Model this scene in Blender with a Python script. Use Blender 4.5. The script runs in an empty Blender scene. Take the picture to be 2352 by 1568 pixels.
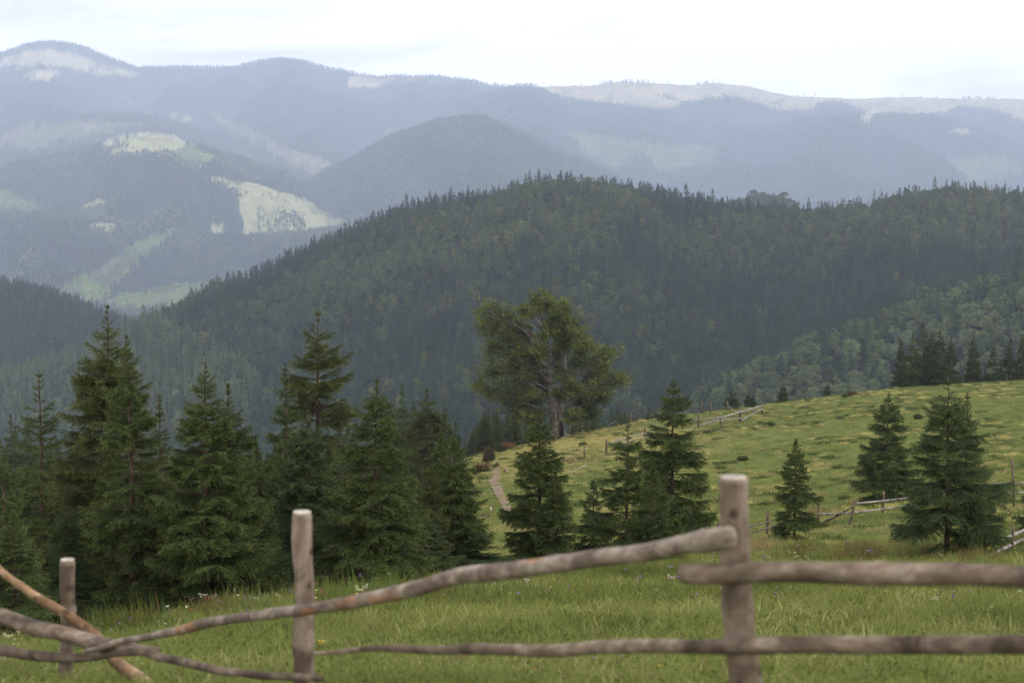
import bpy, math, random
import numpy as np
from mathutils import Vector

# ------------------------------------------------------------------ camera, world, sun, exposure
F = 2352 / 36 * 50.0            # focal length in units of a 2352 px wide picture
CX, CY, HOR = 1176.0, 784.0, 575.0
PITCH = math.atan((CY - HOR) / F)
CP, SP = math.cos(PITCH), math.sin(PITCH)
SUN_EL, SUN_AZ = math.radians(52), math.radians(112)     # azimuth measured from +Y (view direction) towards +X
scene = bpy.context.scene
col = scene.collection
cam_d = bpy.data.cameras.new('camera'); cam = bpy.data.objects.new('camera', cam_d); col.objects.link(cam)
cam_d.lens = 50; cam_d.sensor_width = 36
cam_d.clip_start = 0.1; cam_d.clip_end = 60000
cam.location = (0, 0, 0)
cam.rotation_euler = (math.pi / 2 - PITCH, 0, 0)
cam_d.dof.use_dof = True; cam_d.dof.focus_distance = 46; cam_d.dof.aperture_fstop = 2.8
scene.camera = cam
world = bpy.data.worlds.new("World"); scene.world = world; world.use_nodes = True
scene.view_settings.view_transform = 'Standard'; scene.view_settings.look = 'None'
scene.view_settings.exposure = 0.2; scene.view_settings.gamma = 1.0
scene.cycles.volume_bounces = 1
scene.cycles.max_bounces = 4
scene.cycles.use_denoising = True
scene.cycles.denoising_prefilter = 'NONE'
scene.cycles.transparent_max_bounces = 8
HAZE_DENSITY = 0.92e-4
HAZE_COLOR = (0.66, 0.765, 1.0)
SKY_GAIN = 1.7

def build_world():
    nt = world.node_tree; N = nt.nodes; L = nt.links; N.clear()
    out = N.new('ShaderNodeOutputWorld'); bg = N.new('ShaderNodeBackground')
    sky = N.new('ShaderNodeTexSky'); sky.sky_type = 'NISHITA'; sky.sun_disc = False
    sky.sun_elevation = SUN_EL; sky.sun_rotation = SUN_AZ; sky.altitude = 900
    tc = N.new('ShaderNodeTexCoord'); mp = N.new('ShaderNodeMapping'); mp.inputs['Scale'].default_value = (1.6, 1.6, 6.5)
    L.new(tc.outputs['Generated'], mp.inputs['Vector'])
    n1 = N.new('ShaderNodeTexNoise'); n1.inputs['Scale'].default_value = 2.6; n1.inputs['Detail'].default_value = 7
    n1.inputs['Roughness'].default_value = .55; n1.inputs['Distortion'].default_value = .6
    L.new(mp.outputs[0], n1.inputs['Vector'])
    cr = N.new('ShaderNodeValToRGB'); e = cr.color_ramp.elements
    e[0].position = .30; e[0].color = (.50, .485, .465, 1); e[1].position = .60; e[1].color = (1.0, .965, .905, 1)
    L.new(n1.outputs['Fac'], cr.inputs['Fac'])
    # overcast deck: brighter towards the horizon behind the haze
    sep = N.new('ShaderNodeSeparateXYZ'); L.new(tc.outputs['Generated'], sep.inputs[0])
    mr = N.new('ShaderNodeMapRange'); mr.inputs['From Min'].default_value = 0.0; mr.inputs['From Max'].default_value = .4
    mr.inputs['To Min'].default_value = 1.95; mr.inputs['To Max'].default_value = 1.0
    L.new(sep.outputs['Z'], mr.inputs['Value'])
    g = N.new('ShaderNodeMath'); g.operation = 'MULTIPLY'; g.inputs[1].default_value = SKY_GAIN * 10.0
    L.new(mr.outputs[0], g.inputs[0])
    vm = N.new('ShaderNodeVectorMath'); vm.operation = 'SCALE'; L.new(cr.outputs[0], vm.inputs[0]); L.new(g.outputs[0], vm.inputs['Scale'])
    mix = N.new('ShaderNodeMix'); mix.data_type = 'RGBA'; mix.inputs[0].default_value = .93
    L.new(sky.outputs[0], mix.inputs[6]); L.new(vm.outputs[0], mix.inputs[7])
    L.new(mix.outputs[2], bg.inputs['Color']); bg.inputs['Strength'].default_value = 0.1
    L.new(bg.outputs[0], out.inputs['Surface'])
build_world()

sl = bpy.data.lights.new('sun', 'SUN'); sun = bpy.data.objects.new('sun', sl); col.objects.link(sun)
sl.energy = 1.5; sl.angle = math.radians(12); sl.color = (1.0, .95, .86)
sd = Vector((math.sin(SUN_AZ) * math.cos(SUN_EL), math.cos(SUN_AZ) * math.cos(SUN_EL), math.sin(SUN_EL)))
sun.rotation_euler = sd.to_track_quat('Z', 'Y').to_euler()
sun.location = (40, 20, 60)

# ------------------------------------------------------------------ picture <-> world
def at(px, row, D):
    u = (px - CX) / F; v = (CY - row) / F; k = CP + v * SP
    return np.array([u * D / k, D, D * (-SP + v * CP) / k])
def to_ae(px, row):                 # a = x/y, e = z/y
    px = np.asarray(px, float); row = np.asarray(row, float)
    u = (px - CX) / F; v = (CY - row) / F; k = CP + v * SP
    return u / k, (-SP + v * CP) / k
def to_px(a, e):                    # inverse of to_ae
    v = (e * CP + SP) / (CP - e * SP)
    return CX + F * a * (CP + v * SP), CY - F * v

# ------------------------------------------------------------------ noise
def _h(ix, iy, s):
    n = (ix.astype(np.int64) * 374761393 + iy.astype(np.int64) * 668265263 + s * 974634777) & 0xffffffff
    n = ((n ^ (n >> 13)) * 1274126177) & 0xffffffff
    return ((n ^ (n >> 16)) & 0xffff) / 65535.0
def vnoise(x, y, s=0):
    ix = np.floor(x); iy = np.floor(y); fx = x - ix; fy = y - iy
    fx = fx * fx * fx * (fx * (fx * 6 - 15) + 10); fy = fy * fy * fy * (fy * (fy * 6 - 15) + 10)
    a = _h(ix, iy, s); b = _h(ix + 1, iy, s); c = _h(ix, iy + 1, s); d = _h(ix + 1, iy + 1, s)
    return (a + (b - a) * fx + (c - a) * fy + (a - b - c + d) * fx * fy) * 2 - 1
def fbm(x, y, s=0, o=4):
    r = 0; am = 1; t = 0
    for i in range(o):
        r = r + am * vnoise(x * 2 ** i + 17.3 * i, y * 2 ** i - 9.1 * i, s + i); t += am; am *= .5
    return r / t

# ------------------------------------------------------------------ mesh helpers
def tag(o, label=None, cat=None, group=None, kind=None):
    if label: o['label'] = label
    if cat: o['category'] = cat
    if group: o['group'] = group
    if kind: o['kind'] = kind
    return o
def mesh_np(name, V, Fs, smooth=False, vattrs=None):
    """V (n,3); Fs list of (m,k) int arrays"""
    me = bpy.data.meshes.new(name)
    V = np.ascontiguousarray(V, dtype=np.float32)
    me.vertices.add(len(V)); me.vertices.foreach_set('co', V.ravel())
    loops = np.concatenate([f.ravel() for f in Fs]).astype(np.int32)
    tot = np.concatenate([np.full(len(f), f.shape[1]) for f in Fs]).astype(np.int32)
    start = np.concatenate([[0], np.cumsum(tot)[:-1]]).astype(np.int32)
    me.loops.add(len(loops)); me.loops.foreach_set('vertex_index', loops)
    me.polygons.add(len(tot)); me.polygons.foreach_set('loop_start', start)
    me.polygons.foreach_set('loop_total', tot)
    me.update(calc_edges=True)
    if smooth: me.polygons.foreach_set('use_smooth', np.ones(len(tot), bool))
    for k, a in (vattrs or {}).items():
        a = np.asarray(a, np.float32)
        if a.ndim == 1:
            at_ = me.attributes.new(k, 'FLOAT', 'POINT'); at_.data.foreach_set('value', a)
        else:
            if a.shape[1] == 3: a = np.concatenate([a, np.ones((len(a), 1), np.float32)], 1)
            at_ = me.attributes.new(k, 'FLOAT_COLOR', 'POINT'); at_.data.foreach_set('color', np.ascontiguousarray(a).ravel())
    return me
def obj(name, me, mat, parent=None, link=True, loc=None):
    o = bpy.data.objects.new(name, me)
    if mat:
        if not me.materials: me.materials.append(mat)
    if link: col.objects.link(o)
    if parent: o.parent = parent
    if loc is not None: o.location = loc
    return o
def empty(name, loc, label=None, cat=None, group=None, rz=0):
    o = bpy.data.objects.new(name, None); col.objects.link(o); o.location = loc; o.rotation_euler = (0, 0, rz)
    o.empty_display_size = .2
    return tag(o, label, cat, group)

class MB:
    def __init__(s): s.V = []; s.F4 = []; s.F3 = []; s.n = 0; s.A = {}
    def add(s, V, F4=None, F3=None):
        V = np.asarray(V, float)
        if F4 is not None and len(F4): s.F4.append(np.asarray(F4, int) + s.n)
        if F3 is not None and len(F3): s.F3.append(np.asarray(F3, int) + s.n)
        s.V.append(V); s.n += len(V)
    def tube(s, P, R, n=8, cap=True, bump=0, seed=0):
        P = np.asarray(P, float); R = np.asarray(R, float) * np.ones(len(P)); m = len(P)
        T = np.gradient(P, axis=0); T /= np.linalg.norm(T, axis=1)[:, None] + 1e-12
        ref = np.array([0, 0, 1.]) if abs(T[:, 2].mean()) < .8 else np.array([1., 0, 0])
        U = np.cross(T, ref); U /= np.linalg.norm(U, axis=1)[:, None] + 1e-12; W = np.cross(T, U)
        th = np.arange(n) / n * 2 * np.pi
        rr = R[:, None] * np.ones((1, n))
        if bump:
            rg = np.random.RandomState(seed)
            rr = rr * (1 + bump * rg.uniform(-1, 1, (m, n)) + bump * .8 * rg.uniform(-1, 1, (m, 1)))
        V = P[:, None] + rr[..., None] * (np.cos(th)[None, :, None] * U[:, None] + np.sin(th)[None, :, None] * W[:, None])
        V = V.reshape(-1, 3)
        i = np.arange(m - 1)[:, None] * n; j = np.arange(n)[None]; k = (j + 1) % n
        Q = np.stack([i + j, i + k, i + n + k, i + n + j], -1).reshape(-1, 4)
        F3 = []
        if cap:
            V = np.concatenate([V, P[:1], P[-1:]]); c0 = m * n; c1 = c0 + 1
            jj = np.arange(n); kk = (jj + 1) % n
            F3 = np.concatenate([np.stack([kk, jj, np.full(n, c0)], -1), np.stack([(m - 1) * n + jj, (m - 1) * n + kk, np.full(n, c1)], -1)])
        s.add(V, Q, F3)
    def box(s, c, d, rz=0):
        c = np.asarray(c, float); d = np.asarray(d, float) / 2
        V = np.array([[x, y, z] for x in (-1, 1) for y in (-1, 1) for z in (-1, 1)], float) * d
        cs, sn = math.cos(rz), math.sin(rz); V = np.stack([V[:, 0] * cs - V[:, 1] * sn, V[:, 0] * sn + V[:, 1] * cs, V[:, 2]], 1) + c
        s.add(V, [[0, 1, 3, 2], [4, 6, 7, 5], [0, 4, 5, 1], [2, 3, 7, 6], [0, 2, 6, 4], [1, 5, 7, 3]])
    def mesh(s, name, smooth=True, vattrs=None):
        Fs = []
        if s.F4: Fs.append(np.concatenate(s.F4))
        if s.F3: Fs.append(np.concatenate(s.F3))
        return mesh_np(name, np.concatenate(s.V), Fs, smooth, vattrs)

# ------------------------------------------------------------------ materials
def mat_base(name):
    m = bpy.data.materials.new(name); m.use_nodes = True; nt = m.node_tree
    p = nt.nodes['Principled BSDF']; p.inputs['Roughness'].default_value = .85; p.inputs['Specular IOR Level'].default_value = .25
    return m, nt, p
def ramp(nt, fac, stops):
    cr = nt.nodes.new('ShaderNodeValToRGB'); e = cr.color_ramp.elements
    while len(e) < len(stops): e.new(.5)
    for i, (p, c) in enumerate(stops): e[i].position = p; e[i].color = (*c, 1)
    nt.links.new(fac, cr.inputs['Fac']); return cr.outputs[0]
def noise(nt, scale, detail=4, rough=.55, vec=None, dist=0, sc3=None):
    n = nt.nodes.new('ShaderNodeTexNoise'); n.inputs['Scale'].default_value = scale; n.inputs['Detail'].default_value = detail
    n.inputs['Roughness'].default_value = rough; n.inputs['Distortion'].default_value = dist
    if vec is None:
        tc = nt.nodes.new('ShaderNodeTexCoord'); vec = tc.outputs['Object']
    if sc3:
        mp = nt.nodes.new('ShaderNodeMapping'); mp.inputs['Scale'].default_value = sc3; nt.links.new(vec, mp.inputs[0]); vec = mp.outputs[0]
    nt.links.new(vec, n.inputs['Vector']); return n.outputs['Fac']
def mixc(nt, fac, a, b, mode='MIX'):
    m = nt.nodes.new('ShaderNodeMix'); m.data_type = 'RGBA'; m.blend_type = mode
    for s, v in ((0, fac), (6, a), (7, b)):
        if isinstance(v, (int, float)): m.inputs[s].default_value = v
        elif isinstance(v, tuple): m.inputs[s].default_value = (*v, 1)
        else: nt.links.new(v, m.inputs[s])
    return m.outputs[2]
def attr(nt, name, typ='GEOMETRY'):
    a = nt.nodes.new('ShaderNodeAttribute'); a.attribute_name = name; a.attribute_type = typ; return a
def bump(nt, p, h, dist, strength=.6):
    b = nt.nodes.new('ShaderNodeBump'); b.inputs['Distance'].default_value = dist; b.inputs['Strength'].default_value = strength
    nt.links.new(h, b.inputs['Height']); nt.links.new(b.outputs[0], p.inputs['Normal'])

def leaf_mat(name, stops, nscale=1.5, tip=None, inst=False, transl=.12):
    m, nt, p = mat_base(name); L = nt.links
    c = ramp(nt, noise(nt, nscale, 3), stops)
    if tip:
        c = mixc(nt, attr(nt, 'tip').outputs['Fac'], c, tip)
    if inst:
        c = mixc(nt, 1.0, c, attr(nt, 'tint', 'INSTANCER').outputs['Color'], 'MULTIPLY')
    L.new(c, p.inputs['Base Color']); p.inputs['Roughness'].default_value = .75; p.inputs['Specular IOR Level'].default_value = .12
    if transl:
        t = nt.nodes.new('ShaderNodeBsdfTranslucent'); L.new(c, t.inputs['Color'])
        ms = nt.nodes.new('ShaderNodeMixShader'); ms.inputs[0].default_value = transl
        L.new(p.outputs[0], ms.inputs[1]); L.new(t.outputs[0], ms.inputs[2])
        L.new(ms.outputs[0], nt.nodes['Material Output'].inputs['Surface'])
    return m
def wood_mat(name, c1, c2, c3, scale=1.0, knots=True, stretch=(1, 1, .12), b=.004):
    m, nt, p = mat_base(name); L = nt.links
    f = noise(nt, 26 * scale, 5, .65, sc3=stretch)
    c = ramp(nt, f, [(.3, c1), (.52, c2), (.72, c3)])
    f2 = noise(nt, 5 * scale, 4, .6, dist=.5)
    c = mixc(nt, ramp(nt, f2, [(.4, (0, 0, 0)), (.62, (1, 1, 1))]), c, tuple(x * .55 for x in c1))
    if knots:
        v = nt.nodes.new('ShaderNodeTexVoronoi'); v.inputs['Scale'].default_value = 9 * scale
        tc = nt.nodes.new('ShaderNodeTexCoord'); L.new(tc.outputs['Object'], v.inputs['Vector'])
        k = ramp(nt, v.outputs['Distance'], [(.13, (1, 1, 1)), (.22, (0, 0, 0))])
        c = mixc(nt, k, c, tuple(x * .35 for x in c1))
    L.new(c, p.inputs['Base Color']); bump(nt, p, f, b, .8)
    return m

M_needle = [leaf_mat('spruce_needles', [(.3, (.028, .045, .014)), (.55, (.050, .076, .024)), (.75, (.078, .110, .036))], 1.2, tip=(.24, .28, .085)),
            leaf_mat('spruce_needles_blue', [(.3, (.026, .044, .017)), (.55, (.046, .074, .028)), (.75, (.070, .107, .041))], 1.2, tip=(.20, .26, .09)),
            leaf_mat('spruce_needles_olive', [(.3, (.030, .041, .014)), (.55, (.054, .068, .023)), (.75, (.082, .100, .035))], 1.2, tip=(.24, .26, .08))]
M_bark = wood_mat('spruce_bark', (.05, .033, .022), (.10, .066, .042), (.16, .115, .08), .8, False)
M_beech_leaf = leaf_mat('beech_leaves', [(.3, (.026, .036, .010)), (.52, (.062, .082, .018)), (.72, (.125, .145, .030))], .35, tip=(.19, .215, .05), transl=.3)
M_beech_bark = wood_mat('beech_bark', (.12, .10, .085), (.22, .19, .165), (.32, .285, .25), .25, False, (1, 1, .3), .03)
M_dead = wood_mat('bleached_wood', (.22, .19, .16), (.34, .30, .26), (.45, .42, .38), .5, False)
M_post = wood_mat('weathered_post', (.15, .108, .08), (.26, .20, .16), (.38, .32, .275), 1.0)
M_rail = wood_mat('weathered_rail', (.10, .07, .052), (.205, .155, .12), (.36, .30, .25), .9, False, (.12, 1, 1))
M_peel = wood_mat('peeled_pole', (.22, .125, .07), (.36, .235, .14), (.46, .35, .235), .9, True, (.3, 1, .3))
M_cut = wood_mat('cut_wood', (.42, .36, .32), (.52, .47, .42), (.62, .57, .52), 2, False, (1, 1, 1))
M_oldrail = wood_mat('grey_old_wood', (.20, .18, .16), (.33, .30, .27), (.46, .43, .40), .6, False)
M_brownrail = wood_mat('brown_old_wood', (.09, .06, .045), (.16, .115, .085), (.24, .185, .14), .6, False)
M_conifer = leaf_mat('forest_conifer', [(.35, (.75, .8, .75)), (.65, (1.15, 1.15, 1.1))], .15, inst=True, transl=.15)
M_decid = leaf_mat('forest_broadleaf', [(.35, (.7, .75, .7)), (.65, (1.2, 1.2, 1.1))], .2, inst=True, transl=.2)
M_trunkfar = mat_base('forest_trunk')[0]; M_trunkfar.node_tree.nodes['Principled BSDF'].inputs['Base Color'].default_value = (.05, .042, .036, 1)

def meadow_mat():
    m, nt, p = mat_base('meadow_ground'); L = nt.links
    tc = nt.nodes.new('ShaderNodeTexCoord'); ob = tc.outputs['Object']
    big = noise(nt, .05, 3, .5, ob); mid = noise(nt, .55, 5, .62, ob, .5, (1, 1, 1)); fine = noise(nt, 6, 5, .7, ob)
    green = ramp(nt, fine, [(.28, (.060, .074, .020)), (.5, (.106, .126, .032)), (.75, (.18, .188, .056))])
    dark = ramp(nt, fine, [(.3, (.045, .066, .016)), (.7, (.105, .135, .034))])
    c = mixc(nt, ramp(nt, mid, [(.40, (1, 1, 1)), (.52, (0, 0, 0))]), green, dark)
    straw = ramp(nt, fine, [(.3, (.22, .18, .065)), (.55, (.36, .30, .115)), (.8, (.48, .41, .18))])
    a = attr(nt, 'straw').outputs['Fac']
    ad = nt.nodes.new('ShaderNodeMath'); ad.operation = 'ADD'; L.new(a, ad.inputs[0])
    st = noise(nt, .8, 6, .68, ob, .3, (.7, 1, 1)); L.new(st, ad.inputs[1])
    c = mixc(nt, ramp(nt, ad.outputs[0], [(.60, (0, 0, 0)), (.86, (.9, .9, .9))]), c, straw)
    c = mixc(nt, ramp(nt, big, [(.35, (.25, .25, .25)), (.6, (0, 0, 0))]), c, (.10, .105, .03))
    L.new(c, p.inputs['Base Color']); p.inputs['Roughness'].default_value = 1; p.inputs['Specular IOR Level'].default_value = 0.05
    bump(nt, p, mid, .35, .8)
    return m
M_meadow = meadow_mat()
def path_mat():
    m, nt, p = mat_base('gravel_path')
    f = noise(nt, 9, 6, .75); c = ramp(nt, f, [(.3, (.10, .065, .042)), (.5, (.19, .135, .092)), (.72, (.30, .23, .17))])
    nt.links.new(c, p.inputs['Base Color']); bump(nt, p, f, .1); return m
M_path = path_mat()
def hills_mat():
    m, nt, p = mat_base('hill_ground'); L = nt.links
    c = attr(nt, 'veg').outputs['Color']
    f = noise(nt, .02, 6, .7); k = ramp(nt, f, [(.3, (.72, .72, .72)), (.7, (1.2, 1.2, 1.2))])
    c = mixc(nt, 1.0, c, k, 'MULTIPLY'); L.new(c, p.inputs['Base Color']); p.inputs['Roughness'].default_value = 1
    p.inputs['Specular IOR Level'].default_value = 0.0
    return m
M_hills = hills_mat()

# ------------------------------------------------------------------ near ground height
TD = np.array([5, 8, 14, 22, 32, 44, 60, 95, 130, 180, 230, 265.])
TR = {  # px : ground rows at the distances above
    -400: [1686, 1575, 1530, 1510, 1490, 1490, 1480, 1430, 1370, 1290, 1245, 1220],
    0:    [1686, 1570, 1515, 1480, 1463, 1475, 1470, 1425, 1360, 1280, 1235, 1210],
    300:  [1686, 1566, 1480, 1440, 1430, 1440, 1450, 1410, 1350, 1270, 1225, 1200],
    600:  [1686, 1562, 1450, 1395, 1375, 1385, 1400, 1380, 1320, 1245, 1205, 1180],
    900:  [1686, 1560, 1440, 1382, 1348, 1330, 1310, 1250, 1195, 1150, 1125, 1110],
    1100: [1686, 1560, 1435, 1372, 1335, 1310, 1268, 1180, 1122, 1076, 1050, 1038],
    1300: [1686, 1560, 1430, 1365, 1325, 1298, 1258, 1166, 1098, 1035, 1000, 985],
    1500: [1686, 1560, 1428, 1362, 1320, 1292, 1255, 1172, 1100, 1022, 974, 953],
    1750: [1686, 1560, 1425, 1358, 1318, 1292, 1258, 1195, 1100, 1005, 945, 925],
    2050: [1686, 1560, 1423, 1355, 1318, 1290, 1235, 1150, 1058, 965, 905, 888],
    2352: [1686, 1560, 1422, 1352, 1310, 1272, 1195, 1098, 1010, 930, 885, 869],
    2800: [1686, 1560, 1420, 1345, 1300, 1258, 1175, 1075, 990, 915, 868, 850]}
_pxs = np.array(sorted(TR)); _A = (_pxs - CX) / F
_Z = np.array([to_ae(0, np.array(TR[p]))[1] * TD for p in _pxs])        # (npx, nD) heights
_fa = np.linspace(_A[0], _A[-1], 240)
_Za = np.array([np.interp(_fa, _A, _Z[:, j]) for j in range(len(TD))]).T
ker = np.hanning(23); ker /= ker.sum()
_Za = np.array([np.convolve(np.pad(_Za[:, j], 11, 'edge'), ker, 'valid') for j in range(len(TD))]).T
_lD = np.log(TD); _fl = np.linspace(math.log(3), math.log(265), 200)
_Zg = np.array([np.interp(_fl, _lD, _Za[i]) for i in range(240)])
k2 = np.hanning(11); k2 /= k2.sum()
_Zg[:, :] = np.array([np.convolve(np.pad(r, 5, 'reflect', reflect_type='odd'), k2, 'valid') for r in _Zg])
def edge_D(a):
    return np.interp(a, (np.array([0, 600, 900, 1100, 1230, 1350, 1500, 1750, 2352]) - CX) / F, [300, 290, 275, 262, 246, 244, 256, 265, 265])
def ground0(x, y):
    x = np.asarray(x, float); y = np.asarray(y, float)
    yy = np.maximum(y, 6.0); a = np.clip(x / yy, _A[0] + 1e-4, _A[-1] - 1e-4)
    ye = np.minimum(yy, 265.)
    i = (a - _fa[0]) / (_fa[1] - _fa[0]); i0 = np.clip(np.floor(i).astype(int), 0, 238); fi = i - i0
    j = (np.log(ye) - _fl[0]) / (_fl[1] - _fl[0]); j0 = np.clip(np.floor(j).astype(int), 0, 198); fj = j - j0
    z = (_Zg[i0, j0] * (1 - fi) * (1 - fj) + _Zg[i0 + 1, j0] * fi * (1 - fj) + _Zg[i0, j0 + 1] * (1 - fi) * fj + _Zg[i0 + 1, j0 + 1] * fi * fj)
    z = z + np.minimum(6.0 - y, 30) * .12 * (y < 6)
    e = edge_D(a); d = yy - e
    w = 14.; soft = np.where(d > -w, (np.sqrt(np.maximum(d + w, 0) ** 2 + 64) - 8), 0)
    drop = np.clip(soft * .46 - (w * .0), 0, None)
    drop = np.where(d > -w, np.maximum(drop - .6, 0), 0)
    return np.maximum(z - drop, -230.)
def ground(x, y):
    z = ground0(x, y); yy = np.maximum(np.asarray(y, float), 3)
    amp = np.clip(yy / 90, .03, 1) * .42
    return z + amp * fbm(x / 7, y / 4.5, 3, 4) * .8 + np.clip(yy / 200, 0, 1) * 1.1 * fbm(x / 42, y / 30, 8, 3) * np.clip((250 - yy) / 60, 0, 1) + .10 * np.clip(yy / 40, .2, 1) * fbm(x / 1.3, y / .8, 12, 2)
def hit(px, row, lo=5., hi=262.):
    """where the line of sight through (px,row) meets the smooth ground: a world point"""
    D = np.linspace(lo, hi, 1500); a, e = to_ae(px, row)
    g = ground0(a * D, D); m = np.nonzero(e * D < g)[0]
    d = D[m[0]] if len(m) else hi
    return float(a * d), float(d)
def gz(x, y): return float(ground(np.array([x]), np.array([y]))[0])
def inpoly(px, row, poly):
    px = np.asarray(px, float); row = np.asarray(row, float); r = np.zeros(px.shape, bool); n = len(poly)
    for i in range(n):
        x1, y1 = poly[i]; x2, y2 = poly[(i + 1) % n]
        if y1 == y2: continue
        c = ((y1 > row) != (y2 > row)) & (px < (x2 - x1) * (row - y1) / (y2 - y1) + x1); r ^= c
    return r

ys = np.concatenate([np.linspace(-25, 2.5, 14), np.exp(np.linspace(math.log(3), math.log(560), 640))])
aa = np.linspace(-.62, .62, 620)
X = aa[None] * np.maximum(ys, 9)[:, None] * 1.0; Y = ys[:, None] * np.ones_like(aa)[None]
Zn = ground(X, Y)
nr, nc = X.shape
gi = (np.arange(nr - 1)[:, None] * nc + np.arange(nc - 1)[None]).reshape(-1)
Q = np.stack([gi, gi + 1, gi + nc + 1, gi + nc], -1)
pxn, rwn = to_px(X / np.maximum(Y, 1), Zn / np.maximum(Y, 1))
def blob(px, row, cx, cy, rx, ry): return np.exp(-(((px - cx) / rx) ** 2 + ((row - cy) / ry) ** 2))
straw = (-.06 + .30 * blob(pxn, rwn, 1400, 1010, 280, 45) + .26 * blob(pxn, rwn, 1210, 1070, 120, 50) + .16 * blob(pxn, rwn, 990, 1090, 60, 40)
         + .08 * blob(pxn, rwn, 1950, 900, 500, 22) + .06 * blob(pxn, rwn, 1950, 1010, 300, 60) + .14 * blob(pxn, rwn, 1890, 1170, 90, 22)
         + .13 * blob(pxn, rwn, 1770, 1250, 60, 20) + .13 * blob(pxn, rwn, 2330, 1110, 40, 20) + .10 * blob(pxn, rwn, 1140, 1160, 50, 60)
         + .05 * blob(pxn, rwn, 1700, 990, 200, 40))
straw = np.where(Y < 30, -.12, straw)
meadow = obj('meadow', mesh_np('meadow', np.stack([X, Y, Zn], -1).reshape(-1, 3), [Q], True, {'straw': straw.ravel()}), M_meadow)
tag(meadow, kind='structure')

# footpath: a gravel ribbon over the meadow
def ribbon(name, pts, mat, lift=.03):
    P = []
    for px, row, w in pts:
        x, y = hit(px, row); P.append((x, y, w))
    P = np.array(P); t = np.linspace(0, len(P) - 1, 60); P = np.stack([np.interp(t, np.arange(len(P)), P[:, k]) for k in range(3)], 1)
    rg = np.random.RandomState(4)
    V = []
    for (x, y, w) in P:
        l = w * (1 + rg.uniform(-.25, .25)); r = w * (1 + rg.uniform(-.25, .25))
        for s in np.linspace(-l * .62, r * .62, 7):
            V.append((x + s, y, gz(x + s, y) + lift))
    V = np.array(V); n = len(P)
    i = (np.arange(n - 1)[:, None] * 7 + np.arange(6)[None]).ravel()
    o = obj(name, mesh_np(name, V, [np.stack([i, i + 1, i + 8, i + 7], -1)], True), mat)
    return tag(o, kind='structure')
ribbon('path', [(1178, 1215, .45), (1165, 1165, .5), (1150, 1138, .55), (1140, 1122, .7), (1134, 1110, .8), (1137, 1100, 1.1), (1144, 1094, .9), (1137, 1084, .6), (1140, 1074, .6)], M_path, .06)
ribbon('path', [(1102, 1050, 1.2), (1110, 1046, 1.6), (1118, 1044, 1.6)], M_path, .1)

# ------------------------------------------------------------------ far terrain (hills and mountains)
LAY = [  # D, front slope, back slope, crest width, tree height taken off, crest points
    (1600, .34, .45, 60, 16, [(-600, 900), (-200, 880), (0, 838), (120, 800), (200, 775), (300, 722), (370, 705), (400, 695), (500, 645), (560, 632), (640, 592), (700, 566), (800, 526), (900, 482), (1000, 458), (1100, 446), (1150, 436), (1200, 415), (1300, 406), (1400, 418), (1500, 434), (1600, 454), (1700, 468), (1850, 476), (1900, 474), (2000, 458), (2100, 436), (2200, 424), (2280, 433), (2352, 438), (2600, 445), (3000, 450)]),
    (1020, .40, .40, 40, 13, [(1100, 1200), (1400, 1010), (1500, 960), (1600, 905), (1750, 822), (1900, 762), (2050, 706), (2200, 655), (2352, 612), (2600, 560), (3000, 520)]),
    (2200, .34, .4, 60, 18, [(-600, 520), (-300, 580), (0, 636), (100, 656), (200, 694), (300, 730), (500, 800), (700, 900)]),
    (2700, .34, .4, 60, 18, [(1400, 620), (1600, 500), (1690, 462), (1750, 446), (1800, 454), (1850, 490), (2000, 560)]),
    (6300, .33, .4, 90, 18, [(-600, 560), (-100, 503), (0, 500), (100, 487), (190, 480), (270, 502), (360, 524), (480, 543), (600, 545), (700, 535), (800, 519), (900, 505), (1100, 500), (1400, 560)]),
    (8100, .33, .4, 90, 18, [(-600, 380), (-100, 400), (0, 385), (100, 362), (200, 338), (280, 310), (370, 307), (430, 328), (500, 348), (580, 372), (650, 392), (700, 424), (740, 462), (800, 514), (860, 560)]),
    (11600, .30, .4, 130, 18, [(-600, 330), (-100, 306), (0, 294), (100, 276), (200, 262), (330, 266), (420, 288), (480, 304), (560, 344), (650, 400), (700, 440)]),
    (8800, .34, .4, 130, 18, [(600, 470), (720, 410), (800, 368), (900, 314), (1000, 278), (1060, 269), (1110, 269), (1160, 287), (1250, 330), (1350, 376), (1430, 414), (1500, 460), (1700, 560)]),
    (12480, .30, .4, 150, 18, [(1450, 400), (1550, 340), (1650, 320), (1750, 296), (1850, 276), (1950, 268), (2050, 263), (2120, 266), (2200, 282), (2300, 318), (2400, 350)]),
    (13780, .30, .4, 150, 18, [(950, 330), (1050, 250), (1120, 215), (1176, 206), (1240, 208), (1290, 236), (1370, 241), (1456, 251), (1516, 257), (1576, 282), (1676, 284), (1750, 292), (1850, 310), (2000, 340)]),
    (16250, .30, .4, 150, 10, [(-700, 190), (-100, 150), (0, 128), (60, 107), (120, 98), (180, 107), (250, 136), (320, 161), (400, 156), (540, 157), (600, 143), (640, 138), (690, 143), (720, 152), (780, 162), (870, 179), (980, 178), (1080, 187), (1120, 197), (1200, 197), (1280, 198), (1350, 196), (1430, 188), (1500, 192), (1560, 197), (1640, 189), (1720, 196), (1780, 215), (1850, 222), (1960, 226), (2100, 222), (2200, 225), (2352, 227), (2800, 232)])]
_L = []
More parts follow.
